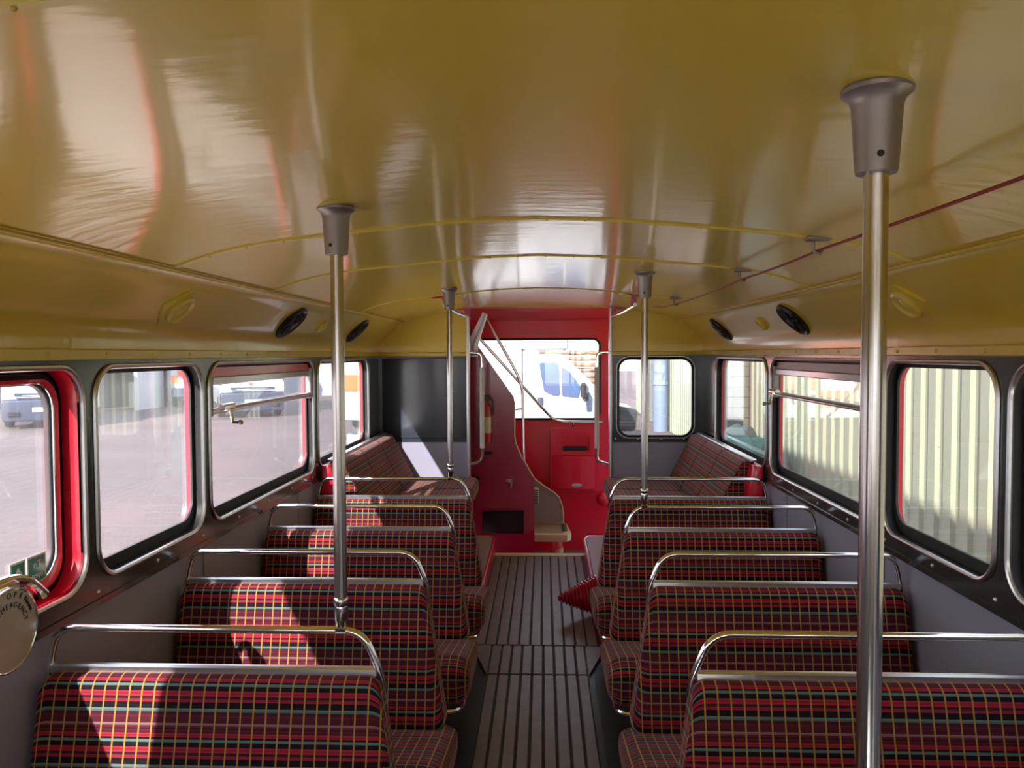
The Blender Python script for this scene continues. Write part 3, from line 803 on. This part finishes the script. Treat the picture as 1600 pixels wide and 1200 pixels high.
prt = mirror_seat(LAB_R[1], False); pr4 = mirror_seat(LAB_R[4], True)
for k, o in ((1, prt), (2, copy_tree(prt)), (3, copy_tree(prt)), (4, pr4), (0, copy_tree(prt))):
    o.location = (0, ROWS.get(k, .985), 0); o['label'] = LAB_R[k]; o['group'] = GR

# long benches over the wheel arches
def bench(side, label):
    r = empty('long_bench', (side*(WX-.012), 4.70, 0)); tag(r, label, 'bus bench')
    r.rotation_euler = (0, 0, PI/2 if side < 0 else -PI/2)   # local -y faces the aisle
    L0, L1 = -.68, .70
    if side > 0: L0, L1 = -.70, .68
    n = 3; w = (L1-L0)/n
    bp = round_poly([(-.015, .855), (-.085, .860), (-.245, .545), (-.10, .53)], [.02, .045, .02, .02], 6)
    sp = round_poly([(-.20, .535), (-.66, .550), (-.70, .535), (-.70, .45), (-.66, .43), (-.12, .43)], [.01, .03, .04, .03, .02, .01], 5)
    for i in range(n):
        mb = MB(); sweep_cushion(mb, bp, L0+i*w+.002, L0+(i+1)*w-.002, M['fabric'], .012, .012, 3); mb.build('back_cushion', r, smooth=50)
    for i in range(n):
        mb = MB(); sweep_cushion(mb, sp, L0+i*w+.002, L0+(i+1)*w-.002, M['fabric'], .012, .012, 3); mb.build('seat_cushion', r, smooth=50)
    mb = MB(); mb.box(L0, L1, -.66, -.02, .133, .43, M['red'], .006); mb.build('base', r)
    mb = MB(); mb.box(L0, L1, -.05, -.010, .853, .868, M['alu'], .004); mb.build('top_strip', r)
    e = L0-.055 if side < 0 else L1+.055
    mb = MB(); mb.prism(round_poly([(-.006, .845), (-.05, .850), (-.075, .74), (-.08, .57), (-.006, .55)], [.01, .03, .03, .02, .01], 6), e-.05, e+.05, M['red'], 'x', .008); mb.build('end_panel', r, smooth=40)
    return r
bench(-1, 'long plaid bench along the left wall, catching sun at its rear end')
bench(1, 'long plaid bench along the right wall under the rear side window')

# =================================================================== POLES
def pole(label, x, y, zb, r=.0145, foot=True):
    zt = ceil_z(x)
    o = empty('grab_pole', (x, y, zb)); tag(o, label, 'pole', 'steel grab poles')
    h = zt-zb
    mb = MB(); mb.lathe([(r, .045), (r, h-.09)], M['steel'], n=20); mb.build('tube', o)
    mb = MB(); mb.lathe([(r+.003, h-.105), (.0245, h-.105), (.0255, h-.100), (.0305, h-.022), (.034, h-.013), (.0425, h-.006), (.0430, h-.001), (.040, h+.004)], M['cast'], n=28)
    mb.lathe([(.0045, 0), (.004, .002), (0, .0025)], M['ink'], (-.006, -.0262, h-.086), (0, -1, 0), 10)
    mb.build('ceiling_socket', o)
    mb = MB(); mb.lathe([(.0115, .007), (.0125, .018), (.0150, .022), (.0155, .052), (.0145, .056), (.0168, .060), (.0172, .066), (.0168, .072), (.0146, .076)], M['steel'], n=20)
    mb.tube([(-.012, .0, .002), (.012, .0, .002)], .0115, M['chrome'], 10); mb.build('rail_socket', o)
pole('steel pole standing on the rail of the nearest left seat', -.443, 1.716, .792)
pole('slim steel pole at the back left, standing on the rail by the left bench', -.450, 3.846, .792, .0135)
pole('slim steel pole standing on the rail of the third right row', .432, 3.146, .792, .0140)
pole('thickest steel pole, nearest on the right, running from ceiling to below the picture', .438, .991, .792, .0150)

# =================================================================== CEILING FITTINGS
def cove_frame(side, y):
    x = 1.083; z = ceil_z(x); d = .01
    t = Vector((-side*.02, 0, ceil_z(x-.02)-z)).normalized()
    nrm = Vector((-side*abs(t.z), 0, -abs(t.x))).normalized()
    return Vector((side*x, y, z)), nrm, t
def lamp_fitting(side, y, r, label, plate=True):
    p, n, t = cove_frame(side, y)
    o = empty('lamp_fitting', p); tag(o, label, 'light fitting')
    mb = MB()
    if plate:
        yv = Vector((0, 1, 0)); pts = [(-.085, -.03), (-.03, -.085), (.085, -.03), (.085, .03), (.03, .085), (-.085, .03)]
        pts = [(-.10, 0), (-.035, -.075), (.06, -.075), (.10, 0), (.06, .075), (-.035, .075)]
        a = [yv*u + t*v + n*.006 for u, v in pts]; b = [yv*u*1.05 + t*v*1.05 - n*.012 for u, v in pts]
        mb.grid([b, a], M['ceil'], True, (False, True)); mb.build('backplate', o, smooth=20)
        mb = MB()
    mb.lathe([(r, .0), (r, .012), (r*.85, .018), (r*.75, .010), (r*.45, .010), (r*.3, .016), (0, .017)], M['olive_trim'], (0, 0, 0), n, 24); mb.build('lamp_ring', o)
def vent(side, y, label):
    p, n, t = cove_frame(side, y)
    o = empty('ceiling_vent', p); tag(o, label, 'vent', 'round black vents in the cove')
    mb = MB(); mb.lathe([(.088, -.006), (.090, .010), (.082, .018), (.070, .012)], M['black'], (0, 0, 0), n, 28); mb.build('rim', o)
    mb = MB(); mb.lathe([(.072, .004), (.05, .010), (.025, .012), (.022, .024), (0, .026)], M['black'], (0, 0, 0), n, 28)
    for k in range(6):
        yv = Vector((0, 1, 0)); a = PI*k/6; d = yv*math.cos(a)+t*math.sin(a)
        mb.tube([d*.070+n*.014, -d*.070+n*.014], .003, M['black'], 5)
    mb.build('grille', o)
for s, side in ((-1, 'left'), (1, 'right')):
    lamp_fitting(s, 2.29, .052, 'olive painted round light fitting on a six-sided plate in the %s cove' % side)
    lamp_fitting(s, 3.78, .036, 'small bare olive light fitting between the two black vents in the %s cove' % side, False)
vent(-1, 3.32, 'larger looking black round vent in the left cove, nearer the camera'); vent(-1, 4.51, 'smaller looking black round vent in the left cove, nearer the bulkhead')
vent(1, 3.31, 'larger looking black round vent in the right cove, nearer the camera'); vent(1, 4.63, 'smaller looking black round vent in the right cove, nearer the bulkhead')
# bell cord
def cord():
    x = .73
    r = empty('bell_cord', (x, 2.5, ceil_z(x))); tag(r, 'thin red bell cord strung along the right side of the ceiling', 'bell cord')
    z0 = ceil_z(x)
    pts = []
    for ya, yb, sag in ((.2, 2.03, .006), (2.03, 2.78, .004), (2.78, 4.15, .006)):
        for k in range(9): t = k/9; pts.append((0, ya+(yb-ya)*t-2.5, -.034-sag*4*t*(1-t)))
    pts += [(0, 4.15-2.5, -.034), (-.01, 4.5-2.5, -.03), (-.02, 4.85-2.5, -.006)]
    mb = MB(); mb.tube(pts, .0036, M['darkred'], 8); mb.build('cord', r)
    for y in (.705, 2.03, 2.78, 4.15):
        mb = MB()
        mb.box(-.032, .032, y-2.5-.014, y-2.5+.014, -.010, .004, M['cast'], .004)
        mb.tube([(-.012, y-2.5, -.006), (-.010, y-2.5, -.036), (.006, y-2.5, -.043), (.012, y-2.5, -.030)], .0045, M['cast'], 8)
        mb.build('cord_bracket', r)
cord()

# =================================================================== SMALL SIGNS BY THE EMERGENCY WINDOW
def signs():
    xs = -(WX+.050)+.0035
    # two green stickers read from outside, so mirrored from the saloon
    for nm, y0, y1, lab in (('arrow_sticker', 1.684, 1.736, 'green sticker with an upward white arrow low on the emergency window'), ('exit_sticker', 1.742, 1.810, 'green sticker lettered To open, seen in reverse on the emergency window')):
        r = empty(nm, (xs, (y0+y1)/2, .908)); tag(r, lab, 'sticker')
        hw = (y1-y0)/2
        mb = MB(); mb.box(0, .0008, -hw, hw, -.036, .036, M['signwhite']); mb.build('sticker_edge', r)
        mb = MB(); mb.box(.0008, .0014, -hw+.005, hw-.005, -.031, .031, M['green']); mb.build('sticker_face', r)
        if nm == 'arrow_sticker':
            mb = MB()
            mb.prism([(-.003, -.030), (.003, -.030), (.003, .010), (.013, -.004), (.013, .004), (0, .024), (-.013, .004), (-.013, -.004), (-.003, .010)], .0014, .002, M['signwhite'], 'x'); mb.build('arrow', r)
        else:
            # text facing -x (outside): local text x -> world +y reversed
            mt = Matrix(((0, 0, 1, .0018), (-1, 0, 0, 0), (0, 1, 0, 0), (0, 0, 0, 1)))
            mt = Matrix(((0, 0, -1, .0022), (-1, 0, 0, 0), (0, 1, 0, 0), (0, 0, 0, 1)))
            a = text_mesh('lettering', 'To', .024, M['signwhite'], Matrix.Translation((0, 0, .013)) @ mt, r)
            b = text_mesh('lettering', 'open', .020, M['signwhite'], Matrix.Translation((0, 0, -.012)) @ mt, r)
    # cast plate and handle
    px, py, pz = -1.128, 1.57, .835
    r = empty('emergency_handle', (px, py, pz)); tag(r, 'cast metal emergency handle and round lettered plate on the left window sill', 'emergency handle')
    mb = MB(); mb.lathe([(.090, 0), (.090, .008), (.086, .010), (0, .010)], M['plate'], (0, 0, 0), (1, 0, 0), 40); mb.tube([(.010, .088*math.cos(a), .088*math.sin(a)) for a in [2*PI*k/40 for k in range(40)]], .003, M['chrome'], 6, True); mb.build('plate', r)
    mb = MB()
    mb.tube(fillet3([(-.022, -.12, .092), (-.022, .04, .098), (-.020, .105, .080), (-.014, .152, .030)], .04), [.011]*26 if False else .0115, M['chrome'], 10)
    mb.box(-.03, .002, -.02, .05, .070, .098, M['chrome'], .006); mb.build('handle', r)
    def arc_text(s, rad, size, span, name):
        n = len(s)
        for i, ch in enumerate(s):
            if ch == ' ': continue
            a = math.radians(90 + span/2 - span*i/(n-1))
            # plate faces +x: reading direction runs toward +y, up is +z
            m = Matrix(((0, 0, 1, .0105), (1, 0, 0, 0), (0, 1, 0, 0), (0, 0, 0, 1)))
            rot = Matrix.Rotation(a-PI/2, 4, 'Z')
            yield ch, m @ Matrix.Translation((rad*math.cos(a), rad*math.sin(a), 0)) @ rot
    mbs = []
    for s, rad, size, span in (('TO OPEN', .074, .017, 92), ('IN EMERGENCY', .053, .016, 158)):
        words = [[]]
        chars = dict((i, None) for i in range(len(s)))
        seq = list(arc_text(s, rad, size, span, '')); k = 0
        for ch in s:
            if ch == ' ': words.append([]); continue
            words[-1].append(seq[k]); k += 1
        for wd in words:
            bm = bmesh.new()
            for ch, m in wd:
                p = text_mesh('tmp', ch, size, M['ink'], m); bm.from_mesh(p.data); bpy.data.objects.remove(p)
            me = bpy.data.meshes.new('lettering'); bm.to_mesh(me); bm.free(); me.materials.append(M['ink'])
            o = bpy.data.objects.new('lettering', me); COL.objects.link(o); o.parent = r
    mb = MB()
    for k in range(6):
        a = math.radians(38-18*k/5); mb.box(.010, .0112, .072*math.cos(a)-.003, .072*math.cos(a)+.003, .072*math.sin(a)-.002, .072*math.sin(a)+.002, M['ink'])
    mb.build('arrow_mark', r)
signs()

# ridged red cone on the floor
def cone():
    o = empty('ridged_cone', (.205, 4.12, 0)); tag(o, 'glossy red ridged plastic cone lying on the aisle floor against the right ledge', 'cone')
    mb = MB(); prof = [(.004, .10)]
    n = 12
    for i in range(n):
        t = i/(n-1); rr_ = .008+.092*t**.85; h = .10-.20*t
        prof += [(rr_, h), (rr_+.008, h-.004), (rr_+.009, h-.008), (rr_+.001, h-.013)]
    mb.lathe(prof, M['conered'], (0, 0, 0), (-1, -.12, -.05), 36); mb.v = [(v[0]-.01, v[1], v[2]+.105) for v in mb.v]
    mb.build('cone_body', o, smooth=30)
cone()

# =================================================================== THE YARD
G = -.62
mb = MB(); mb.face([(-70, -40, G), (60, -40, G), (60, 90, G), (-70, 90, G)], M['asphalt'])
struct(mb.build('ground', smooth=0), 'pale pinkish asphalt yard', 'ground')
mb = MB(); mb.prism([(3.3, -14), (3.3, 9), (-4.2, 9), (-4.2, 5.7), (-9, 5.7), (-9, -14)], G-.05, G+.006, M['concrete'], 'z')  # unseen pale ground, added to bounce daylight up onto the saloon ceiling
for k in range(5): mb.box(-4.2, 3.3, -6+3*k-.01, -6+3*k+.01, G+.006, G+.0065, M['darkpost'])
struct(mb.build('bounce_apron', smooth=0), 'unseen pale concrete apron added around the bus to bounce light onto its ceiling', 'ground')
# corrugated wall on the right
def corr():
    mb = MB(); X = 3.35; ys = []; per = .26; y = -6
    while y < 27.5:
        ys += [(y, 0), (y+.09, 0), (y+.115, -.03), (y+.235, -.03)]; y += per
    mb.grid([[(X+d, yy, z) for yy, d in ys] for z in (G, 4.6)], M['corr'], closed=False)
    y = -4
    random.seed(3)
    k = 0
    for yy in [1.9+ .78*i for i in range(26)]:
        for z in (.55+.18*((k*7) % 5)/5, 1.05, -.05): 
            mb.lathe([(.011, 0), (.009, .006), (0, .009)], M['cast'], (X-.002+(-.03 if False else 0), yy, z), (-1, 0, 0), 6)
        k += 1
    struct(mb.build('wall_yard', smooth=20), 'pale sage corrugated metal wall beside the bus', 'wall')
corr()
mb = MB(); mb.box(3.18, 3.34, 23.0, 23.5, G, 4.4, M['darkpost'], .01)
tag(mb.build('wall_post'), 'dark upright post against the pale yard wall', 'post')
mb = MB(); mb.tube([(3.08, 20.2, G), (3.08, 20.2, 4.4)], .19, M['pipe'], 16)
for z in (.6, 2.2): mb.tube([(3.08, 20.2, z), (3.08, 20.2, z+.08)], .215, M['pipe'], 16)
tag(mb.build('downpipe'), 'pale blue downpipe on the yard wall seen through the rear bulkhead window', 'downpipe')
mb = MB(); mb.box(2.98, 3.30, 12.4, 13.4, G, 2.4, M['sage'])
for k in range(18): mb.prism([(2.965, G+.02+k*.165), (2.98, G+.17+k*.165), (2.98, G+.01+k*.165)], 12.39, 13.41, M['sage'], 'y')
for k in range(18): mb.prism([(12.385, G+.02+k*.165), (12.40, G+.17+k*.165), (12.40, G+.01+k*.165)], 2.97, 3.30, M['sage'], 'x')
tag(mb.build('boarded_pillar'), 'green horizontally boarded pillar by the yard wall', 'pillar')
def tarp():
    bm = bmesh.new(); bmesh.ops.create_icosphere(bm, subdivisions=4, radius=1)
    from mathutils import noise
    for v in bm.verts:
        n = noise.noise(v.co*1.9)*.28 + noise.ridged_multi_fractal(v.co*2.6, .9, 2.1, 3, .8, 2)*.10
        v.co *= 1+n-.1
        v.co.x *= .42; v.co.y *= 1.25; v.co.z = max(v.co.z*.66, -.36)
    me = bpy.data.meshes.new('tarpaulin_heap'); bm.to_mesh(me); bm.free(); me.materials.append(M['tarp'])
    me.polygons.foreach_set('use_smooth', [True]*len(me.polygons)); me.set_sharp_from_angle(angle=math.radians(25))
    o = bpy.data.objects.new('tarpaulin_heap', me); COL.objects.link(o); o.location = (2.72, 10.9, G+.36)
    tag(o, 'crumpled teal tarpaulin heap at the foot of the yard wall', 'tarpaulin')
tarp()

# ---- vehicles
def wheel(mb, c, r, w, ax=(1, 0, 0)):
    a = Vector(ax).normalized(); c = Vector(c)
    mb.lathe([(r*.55, -w/2), (r*.9, -w/2), (r, -w*.38), (r, w*.38), (r*.9, w/2), (r*.55, w/2)], M['tyre'], c, a, 20)
    mb.lathe([(0, w*.40), (r*.2, w*.44), (r*.5, w*.36), (r*.58, w*.48)], M['alu'], c, a, 16)
    mb.lathe([(0, -w*.40), (r*.2, -w*.44), (r*.5, -w*.36), (r*.58, -w*.48)], M['alu'], c, a, 16)
def make_van():
    """panel van, nose towards -y, ground z = 0"""
    r = empty('panel_van')
    prof = [(-2.75, .35), (-2.78, .95), (-2.60, 1.12), (-1.95, 1.32), (-1.25, 2.20), (-.9, 2.42), (2.7, 2.45), (2.75, .35)]
    mb = MB(); mb.prism(round_poly(prof, [.05, .12, .12, .1, .15, .15, .12, .05], 4), -1.0, 1.0, M['white'], 'x', .10); mb.build('body', r, smooth=40)
    mb = MB(); mb.prism(round_poly([(-2.86, .22), (-2.88, .80), (-2.72, .86), (-2.40, .80), (-2.40, .22)], .05, 3), -1.0, 1.0, M['bluegrey'], 'x', .08)
    bp = mb.build('bumper', r, smooth=40)
    mb = MB(); mb.box(-.26, .26, -2.895, -2.885, .48, .60, M['signwhite']); pb = mb.build('number_plate', r)
    m4 = Matrix.Translation((0, -2.897, .54)) @ Matrix.Rotation(PI/2, 4, 'X')
    text_mesh('lettering', 'EJ23', .115, M['ink'], Matrix.Translation((-.105, 0, 0)) @ m4, pb)
    text_mesh('lettering', 'PU', .115, M['ink'], Matrix.Translation((.135, 0, 0)) @ m4, pb)
    mb = MB(); mb.prism(round_poly([(-.62, .84), (.62, .84), (.70, 1.0), (-.70, 1.0)], .03), -2.82, -2.76, M['bluegrey'], 'y')
    mb.box(-.66, .66, -2.835, -2.81, .885, .905, M['lamp']); mb.box(-.5, .5, -2.835, -2.81, .93, .945, M['lamp']); mb.build('grille', r)
    for s in (-1, 1):
        mb = MB(); mb.prism(round_poly([(s*.98, .88), (s*.66, .86), (s*.60, .98), (s*.80, 1.16), (s*.98, 1.18)], .04), -2.79, -2.40, M['lamp'], 'y'); mb.build('headlamp', r)
        mb = MB(); mb.box(s*.55, s*.85, -2.90, -2.86, .36, .48, M['black'], .03); mb.build('fog_lamp', bp)
        mb = MB(); mb.tube([(s*.98, -1.65, 1.42), (s*1.16, -1.68, 1.45)], .03, M['black'], 6); mb.box(s*1.08, s*1.28, -1.74, -1.58, 1.32, 1.72, M['black'], .05); mb.build('mirror', r)
        mb = MB(); mb.prism([(-1.75, 1.42), (-1.2, 2.08), (-.35, 2.08), (-.35, 1.40)], s*1.005, s*.96, M['vglass'], 'x'); mb.build('side_window', r)
    mb = MB()
    a, b = Vector((0, -1.93, 1.37)), Vector((0, -1.30, 2.16)); nrm = Vector((0, -.79, .63)).normalized()*.02
    mb.face([a+nrm+Vector((-.88, 0, 0)), a+nrm+Vector((.88, 0, 0)), b+nrm+Vector((.78, 0, 0)), b+nrm+Vector((-.78, 0, 0))], M['vglass']); 
    mb.face([a-nrm+Vector((-.88, 0, 0)), a-nrm+Vector((.88, 0, 0)), b-nrm+Vector((.78, 0, 0)), b-nrm+Vector((-.78, 0, 0))], M['vglass']); mb.build('windscreen', r)
    mb = MB(); mb.lathe([(.075, 0), (.07, .008), (0, .01)], M['emblem'], (-.05, -2.66, 1.105), (0, -.75, .66), 16); mb.build('emblem', r)
    for x in (-.9, .9):
        for y in (-1.8, 1.7):
            mb = MB(); wheel(mb, (x, y, .35), .35, .22); mb.build('wheel', r)
    return r
van = make_van()
def place(o, x, y, rz, label, cat, group):
    o.location = (x, y, G); o.rotation_euler = (0, 0, rz); tag(o, label, cat, group)
place(van, -15.45, 23.45, math.radians(30), 'white van with slate bumper seen through the emergency window', 'van', 'white vans parked in the yard')
place(copy_tree(van), -10.7, 27.1, math.radians(27), 'white van facing the bus seen above the winder bar', 'van', 'white vans parked in the yard')

def lorry():
    Y = 12.5
    r = empty('box_lorry', (0, Y, G)); tag(r, 'white box lorry parked across the rear of the bus', 'lorry')
    def z(a): return a-G
    D = 2.1
    mb = MB(); mb.box(-3.25, -.33, 0, D, z(.33), z(2.75), M['white'], .02); mb.box(-.34, .42, .02, D-.02, z(1.46), z(2.75), M['white'], .05); mb.build('box_body', r)
    mb = MB()
    cab = round_poly([(-.33, z(-.15)), (-.33, z(1.42)), (.33, z(1.42)), (.86, z(.90)), (1.0, z(.55)), (1.06, z(.30)), (1.08, z(-.25)), (1.0, z(-.28))], [.02, .06, .16, .15, .15, .1, .06, .03], 5)
    mb.prism(cab, .04, D-.04, M['white'], 'y', .06); mb.build('cab', r, smooth=40)
    def zz(x, y): p = at(x, y, Y); return (p.x, p.z-G)
    mb = MB(); mb.prism(round_poly([zz(842, 567), zz(865, 566), zz(873, 570), zz(874.5, 618), zz(863, 617), zz(850, 611)], .04, 3), .015, .06, M['vglass'], 'y'); mb.build('door_window', r)
    mb = MB(); mb.prism(round_poly([zz(877, 572), zz(891, 582), zz(907, 603), zz(904, 621), zz(878, 618.5)], .03, 3), .015, .06, M['vglass'], 'y'); mb.build('quarter_window', r)
    mb = MB(); p = zz(912, 610); mb.box(p[0]-.05, p[0]+.05, -.10, .0, p[1]-.13, p[1]+.13, M['black'], .03); mb.tube([(p[0]-.02, -.02, p[1]-.05), (p[0]+.02, .05, p[1]-.1)], .02, M['black'], 6); mb.build('mirror', r)
    mb = MB(); p = zz(844, 627); mb.box(p[0]-.04, p[0]+.05, .0, .05, p[1]-.07, p[1]+.06, M['bluegrey'], .015); mb.build('door_handle', r)
    mb = MB(); mb.prism(round_poly([zz(915, 618), zz(921, 612), zz(926, 622), zz(925, 643), zz(917, 643)], .02, 3), .02, .07, M['bluegrey'], 'y'); mb.build('side_lamp', r)
    mb = MB()
    for i, (x0, z0) in enumerate([(-3.245, .81), (-2.67, 1.085), (-2.67, .535), (-2.1, .81), (-3.245, 1.36), (-2.1, 1.36), (-1.5, 1.085)]): mb.box(x0, x0+.575, -.004, .004, z(z0), z(z0+.275), M['orange'])
    mb.build('orange_panel', r)
    mb = MB(); mb.box(-3.2, 1.0, .25, D-.25, z(.02), z(.33), M['darkpost'], .02); mb.build('chassis', r)
    mb = MB(); mb.box(-3.24, -2.4, .03, .09, z(-.12), z(.12), M['alu'], .02); mb.build('side_guard', r)
    for x in (-2.1, .55):
        for y in (.22, D-.22):
            mb = MB(); wheel(mb, (x, y, .38), .38, .24, (0, 1, 0)); mb.build('wheel', r)
lorry()

def small_truck():
    r = empty('orange_checked_truck', (-13.87, 30.4, G), math.radians(24)); tag(r, 'white truck with orange checks at the edge of the short left window', 'truck')
    mb = MB(); mb.prism(round_poly([(-1.9, .7), (-1.9, 1.45), (-1.55, 1.7), (-1.2, 2.5), (-.2, 2.6), (-.2, .6)], .12, 4), -1.0, 1.0, M['white'], 'x', .08)
    mb.v = [(v[0], v[1]+1.5, v[2]) for v in mb.v]; mb.build('cab', r, smooth=40)
    mb = MB(); mb.box(-1.05, 1.05, 1.4, 5.0, .8, 3.2, M['white'], .04); mb.build('box_body', r)
    mb = MB()
    for i in range(4): mb.box(-1.0+i*.5, -.75+i*.5, -.42, -.39, .95, 1.25, M['orange']); mb.box(-.75+i*.5, -.5+i*.5, -.42, -.39, 1.25, 1.5, M['orange'])
    mb.build('orange_panel', r)
    mb = MB(); mb.box(-1.0, 1.0, -.45, -.2, .35, .75, M['bluegrey'], .06); mb.build('bumper', r)
    mb = MB(); mb.prism([(-.85, 1.78), (.85, 1.78), (.75, 2.4), (-.75, 2.4)], -.1, .4, M['vglass'], 'y'); mb.build('windscreen', r)
    for x in (-.88, .88):
        for y in (.5, 3.8):
            mb = MB(); wheel(mb, (x, y, .42), .42, .24); mb.build('wheel', r)
small_truck()
def car():
    r = empty('parked_car', (.15, 18.5, G), PI/2); tag(r, 'dark parked car seen low through the rear bulkhead window', 'car')
    prof = round_poly([(-2.0, .25), (-2.05, .75), (-1.2, .92), (-.5, 1.42), (.9, 1.45), (1.7, 1.0), (2.0, .95), (2.0, .25)], .12, 4)
    mb = MB(); mb.prism(prof, -.85, .85, M['carpaint'], 'x', .10); mb.build('body', r, smooth=40)
    mb = MB(); mb.prism([(-1.02, .98), (-.5, 1.34), (.85, 1.36), (1.45, 1.0)], -.865, .865, M['vglass'], 'x'); mb.build('windows', r)
    for x in (-.75, .75):
        for y in (-1.25, 1.25):
            mb = MB(); wheel(mb, (x, y, .31), .31, .2); mb.build('wheel', r)
car()
# timber stack beyond the lorry
def timber():
    random.seed(5)
    meshes = []
    for v in range(4):
        mb = MB(); L = 1.6+.15*v; n = 6
        pts = [(-L/2+L*k/n, .03*math.sin(k*1.7+v), .02*math.cos(k*1.3+v*2)) for k in range(n+1)]
        mb.tube(pts, [.055+.012*math.sin(k*2+v) for k in range(n+1)], M['wood'], 8)
        o = mb.build('timber_pole'); meshes.append(o.data); bpy.data.objects.remove(o)
    for row in range(13):
        for c in range(3):
            o = bpy.data.objects.new('timber_pole', random.choice(meshes)); COL.objects.link(o)
            spread = .45*(1-row/18)
            o.location = (.98+random.uniform(-.16, .16)*(1.2-row/17), 22.0+c*.24+random.uniform(-.02, .02), G+.07+row*.166)
            o.rotation_euler = (0, random.uniform(-.008, .008), random.uniform(-.05, .05))
            tag(o, 'weathered timber pole in the brown stack beyond the lorry', 'timber', 'timber poles stacked in the yard')
timber()
# workshop buildings
def buildings():
    r = empty('workshop', (-19.6, 29.0, G)); tag(r, 'grey workshop with a dark open bay across the yard', 'building')
    x0, x1 = -9.5, 4.5
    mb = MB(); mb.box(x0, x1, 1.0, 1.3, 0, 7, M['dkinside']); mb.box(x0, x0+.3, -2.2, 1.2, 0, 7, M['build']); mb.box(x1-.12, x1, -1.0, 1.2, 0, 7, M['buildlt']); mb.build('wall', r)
    mb = MB(); mb.box(x0, x1, -2.3, 1.3, 6.9, 7.2, M['build']); mb.build('roof', r)
    mb = MB(); mb.box(x0, x1, -2.2, -2.0, 2.9, 7, M['build']); mb.build('fascia', r)
    for x in (-6.5, -2.2, 1.8):
        mb = MB(); mb.box(x-.12, x+.12, -2.2, -1.9, 0, 3, M['buildlt']); mb.build('post', r)
    mb = MB(); mb.box(-1.5, 0, -.2, .6, 0, 1.1, M['bluegrey'], .05); mb.box(.6, 2.6, .1, .95, 0, 1.9, M['darkpost'], .05); mb.build('workbench', r)
    r = empty('warehouse', (-6, 38, G)); tag(r, 'long blue-grey warehouse beyond the parked vans', 'building')
    mb = MB(); mb.box(-14, 3.0, 0, 6, 0, 8, M['build']); mb.build('wall', r)
    for k in range(7):
        mb = MB(); mb.box(-13+k*2.2, -11.6+k*2.2, -.06, 0.02, 2.2, 4.2, M['vglass']); mb.build('window', r)
    for k in range(2):
        mb = MB(); mb.box(-11+k*8, -8+k*8, -.08, .02, 0, 2.0, M['bluegrey']); mb.build('shutter_door', r)
buildings()

# =================================================================== LIGHT
sun = bpy.data.lights.new('sun', 'SUN'); sun.energy = 6.0; sun.angle = math.radians(.6); sun.color = (1, .95, .88)
so = bpy.data.objects.new('sun', sun); COL.objects.link(so)
d = Vector((.36, 1.0, -.60)); so.rotation_euler = d.to_track_quat('-Z', 'Y').to_euler(); so.location = (-8, -20, 14)
w = bpy.data.worlds.new('sky'); SC.world = w; w.use_nodes = True
nt = w.node_tree; bg = nt.nodes['Background']
tc = nt.nodes.new('ShaderNodeTexCoord'); sp = nt.nodes.new('ShaderNodeSeparateXYZ'); nt.links.new(tc.outputs['Generated'], sp.inputs['Vector'])
rp = nt.nodes.new('ShaderNodeValToRGB'); nt.links.new(sp.outputs['Z'], rp.inputs['Fac'])
rp.color_ramp.elements[0].position = 0.0; rp.color_ramp.elements[0].color = (.95, .97, 1, 1)
rp.color_ramp.elements[1].position = .6; rp.color_ramp.elements[1].color = (.62, .76, 1, 1)
nt.links.new(rp.outputs['Color'], bg.inputs['Color']); bg.inputs['Strength'].default_value = 1.5

# =================================================================== CAMERA AND COLOUR
cam = bpy.data.cameras.new('camera'); cam.sensor_width = 36; cam.lens = F_PX*36/1600; cam.clip_start = .02; cam.clip_end = 300
co = bpy.data.objects.new('camera', cam); COL.objects.link(co)
R3 = Matrix((RT, UPV, -FWD)).transposed()
co.matrix_world = Matrix.Translation(CAM) @ R3.to_4x4()
SC.camera = co
vs = SC.view_settings
vs.view_transform = 'Standard'; vs.look = 'None'; vs.gamma = 1; vs.use_curve_mapping = False; vs.exposure = 1.18
c = SC.cycles
c.max_bounces = 14; c.diffuse_bounces = 8; c.glossy_bounces = 6; c.transparent_max_bounces = 24
c.use_denoising = True; c.sample_clamp_indirect = 8
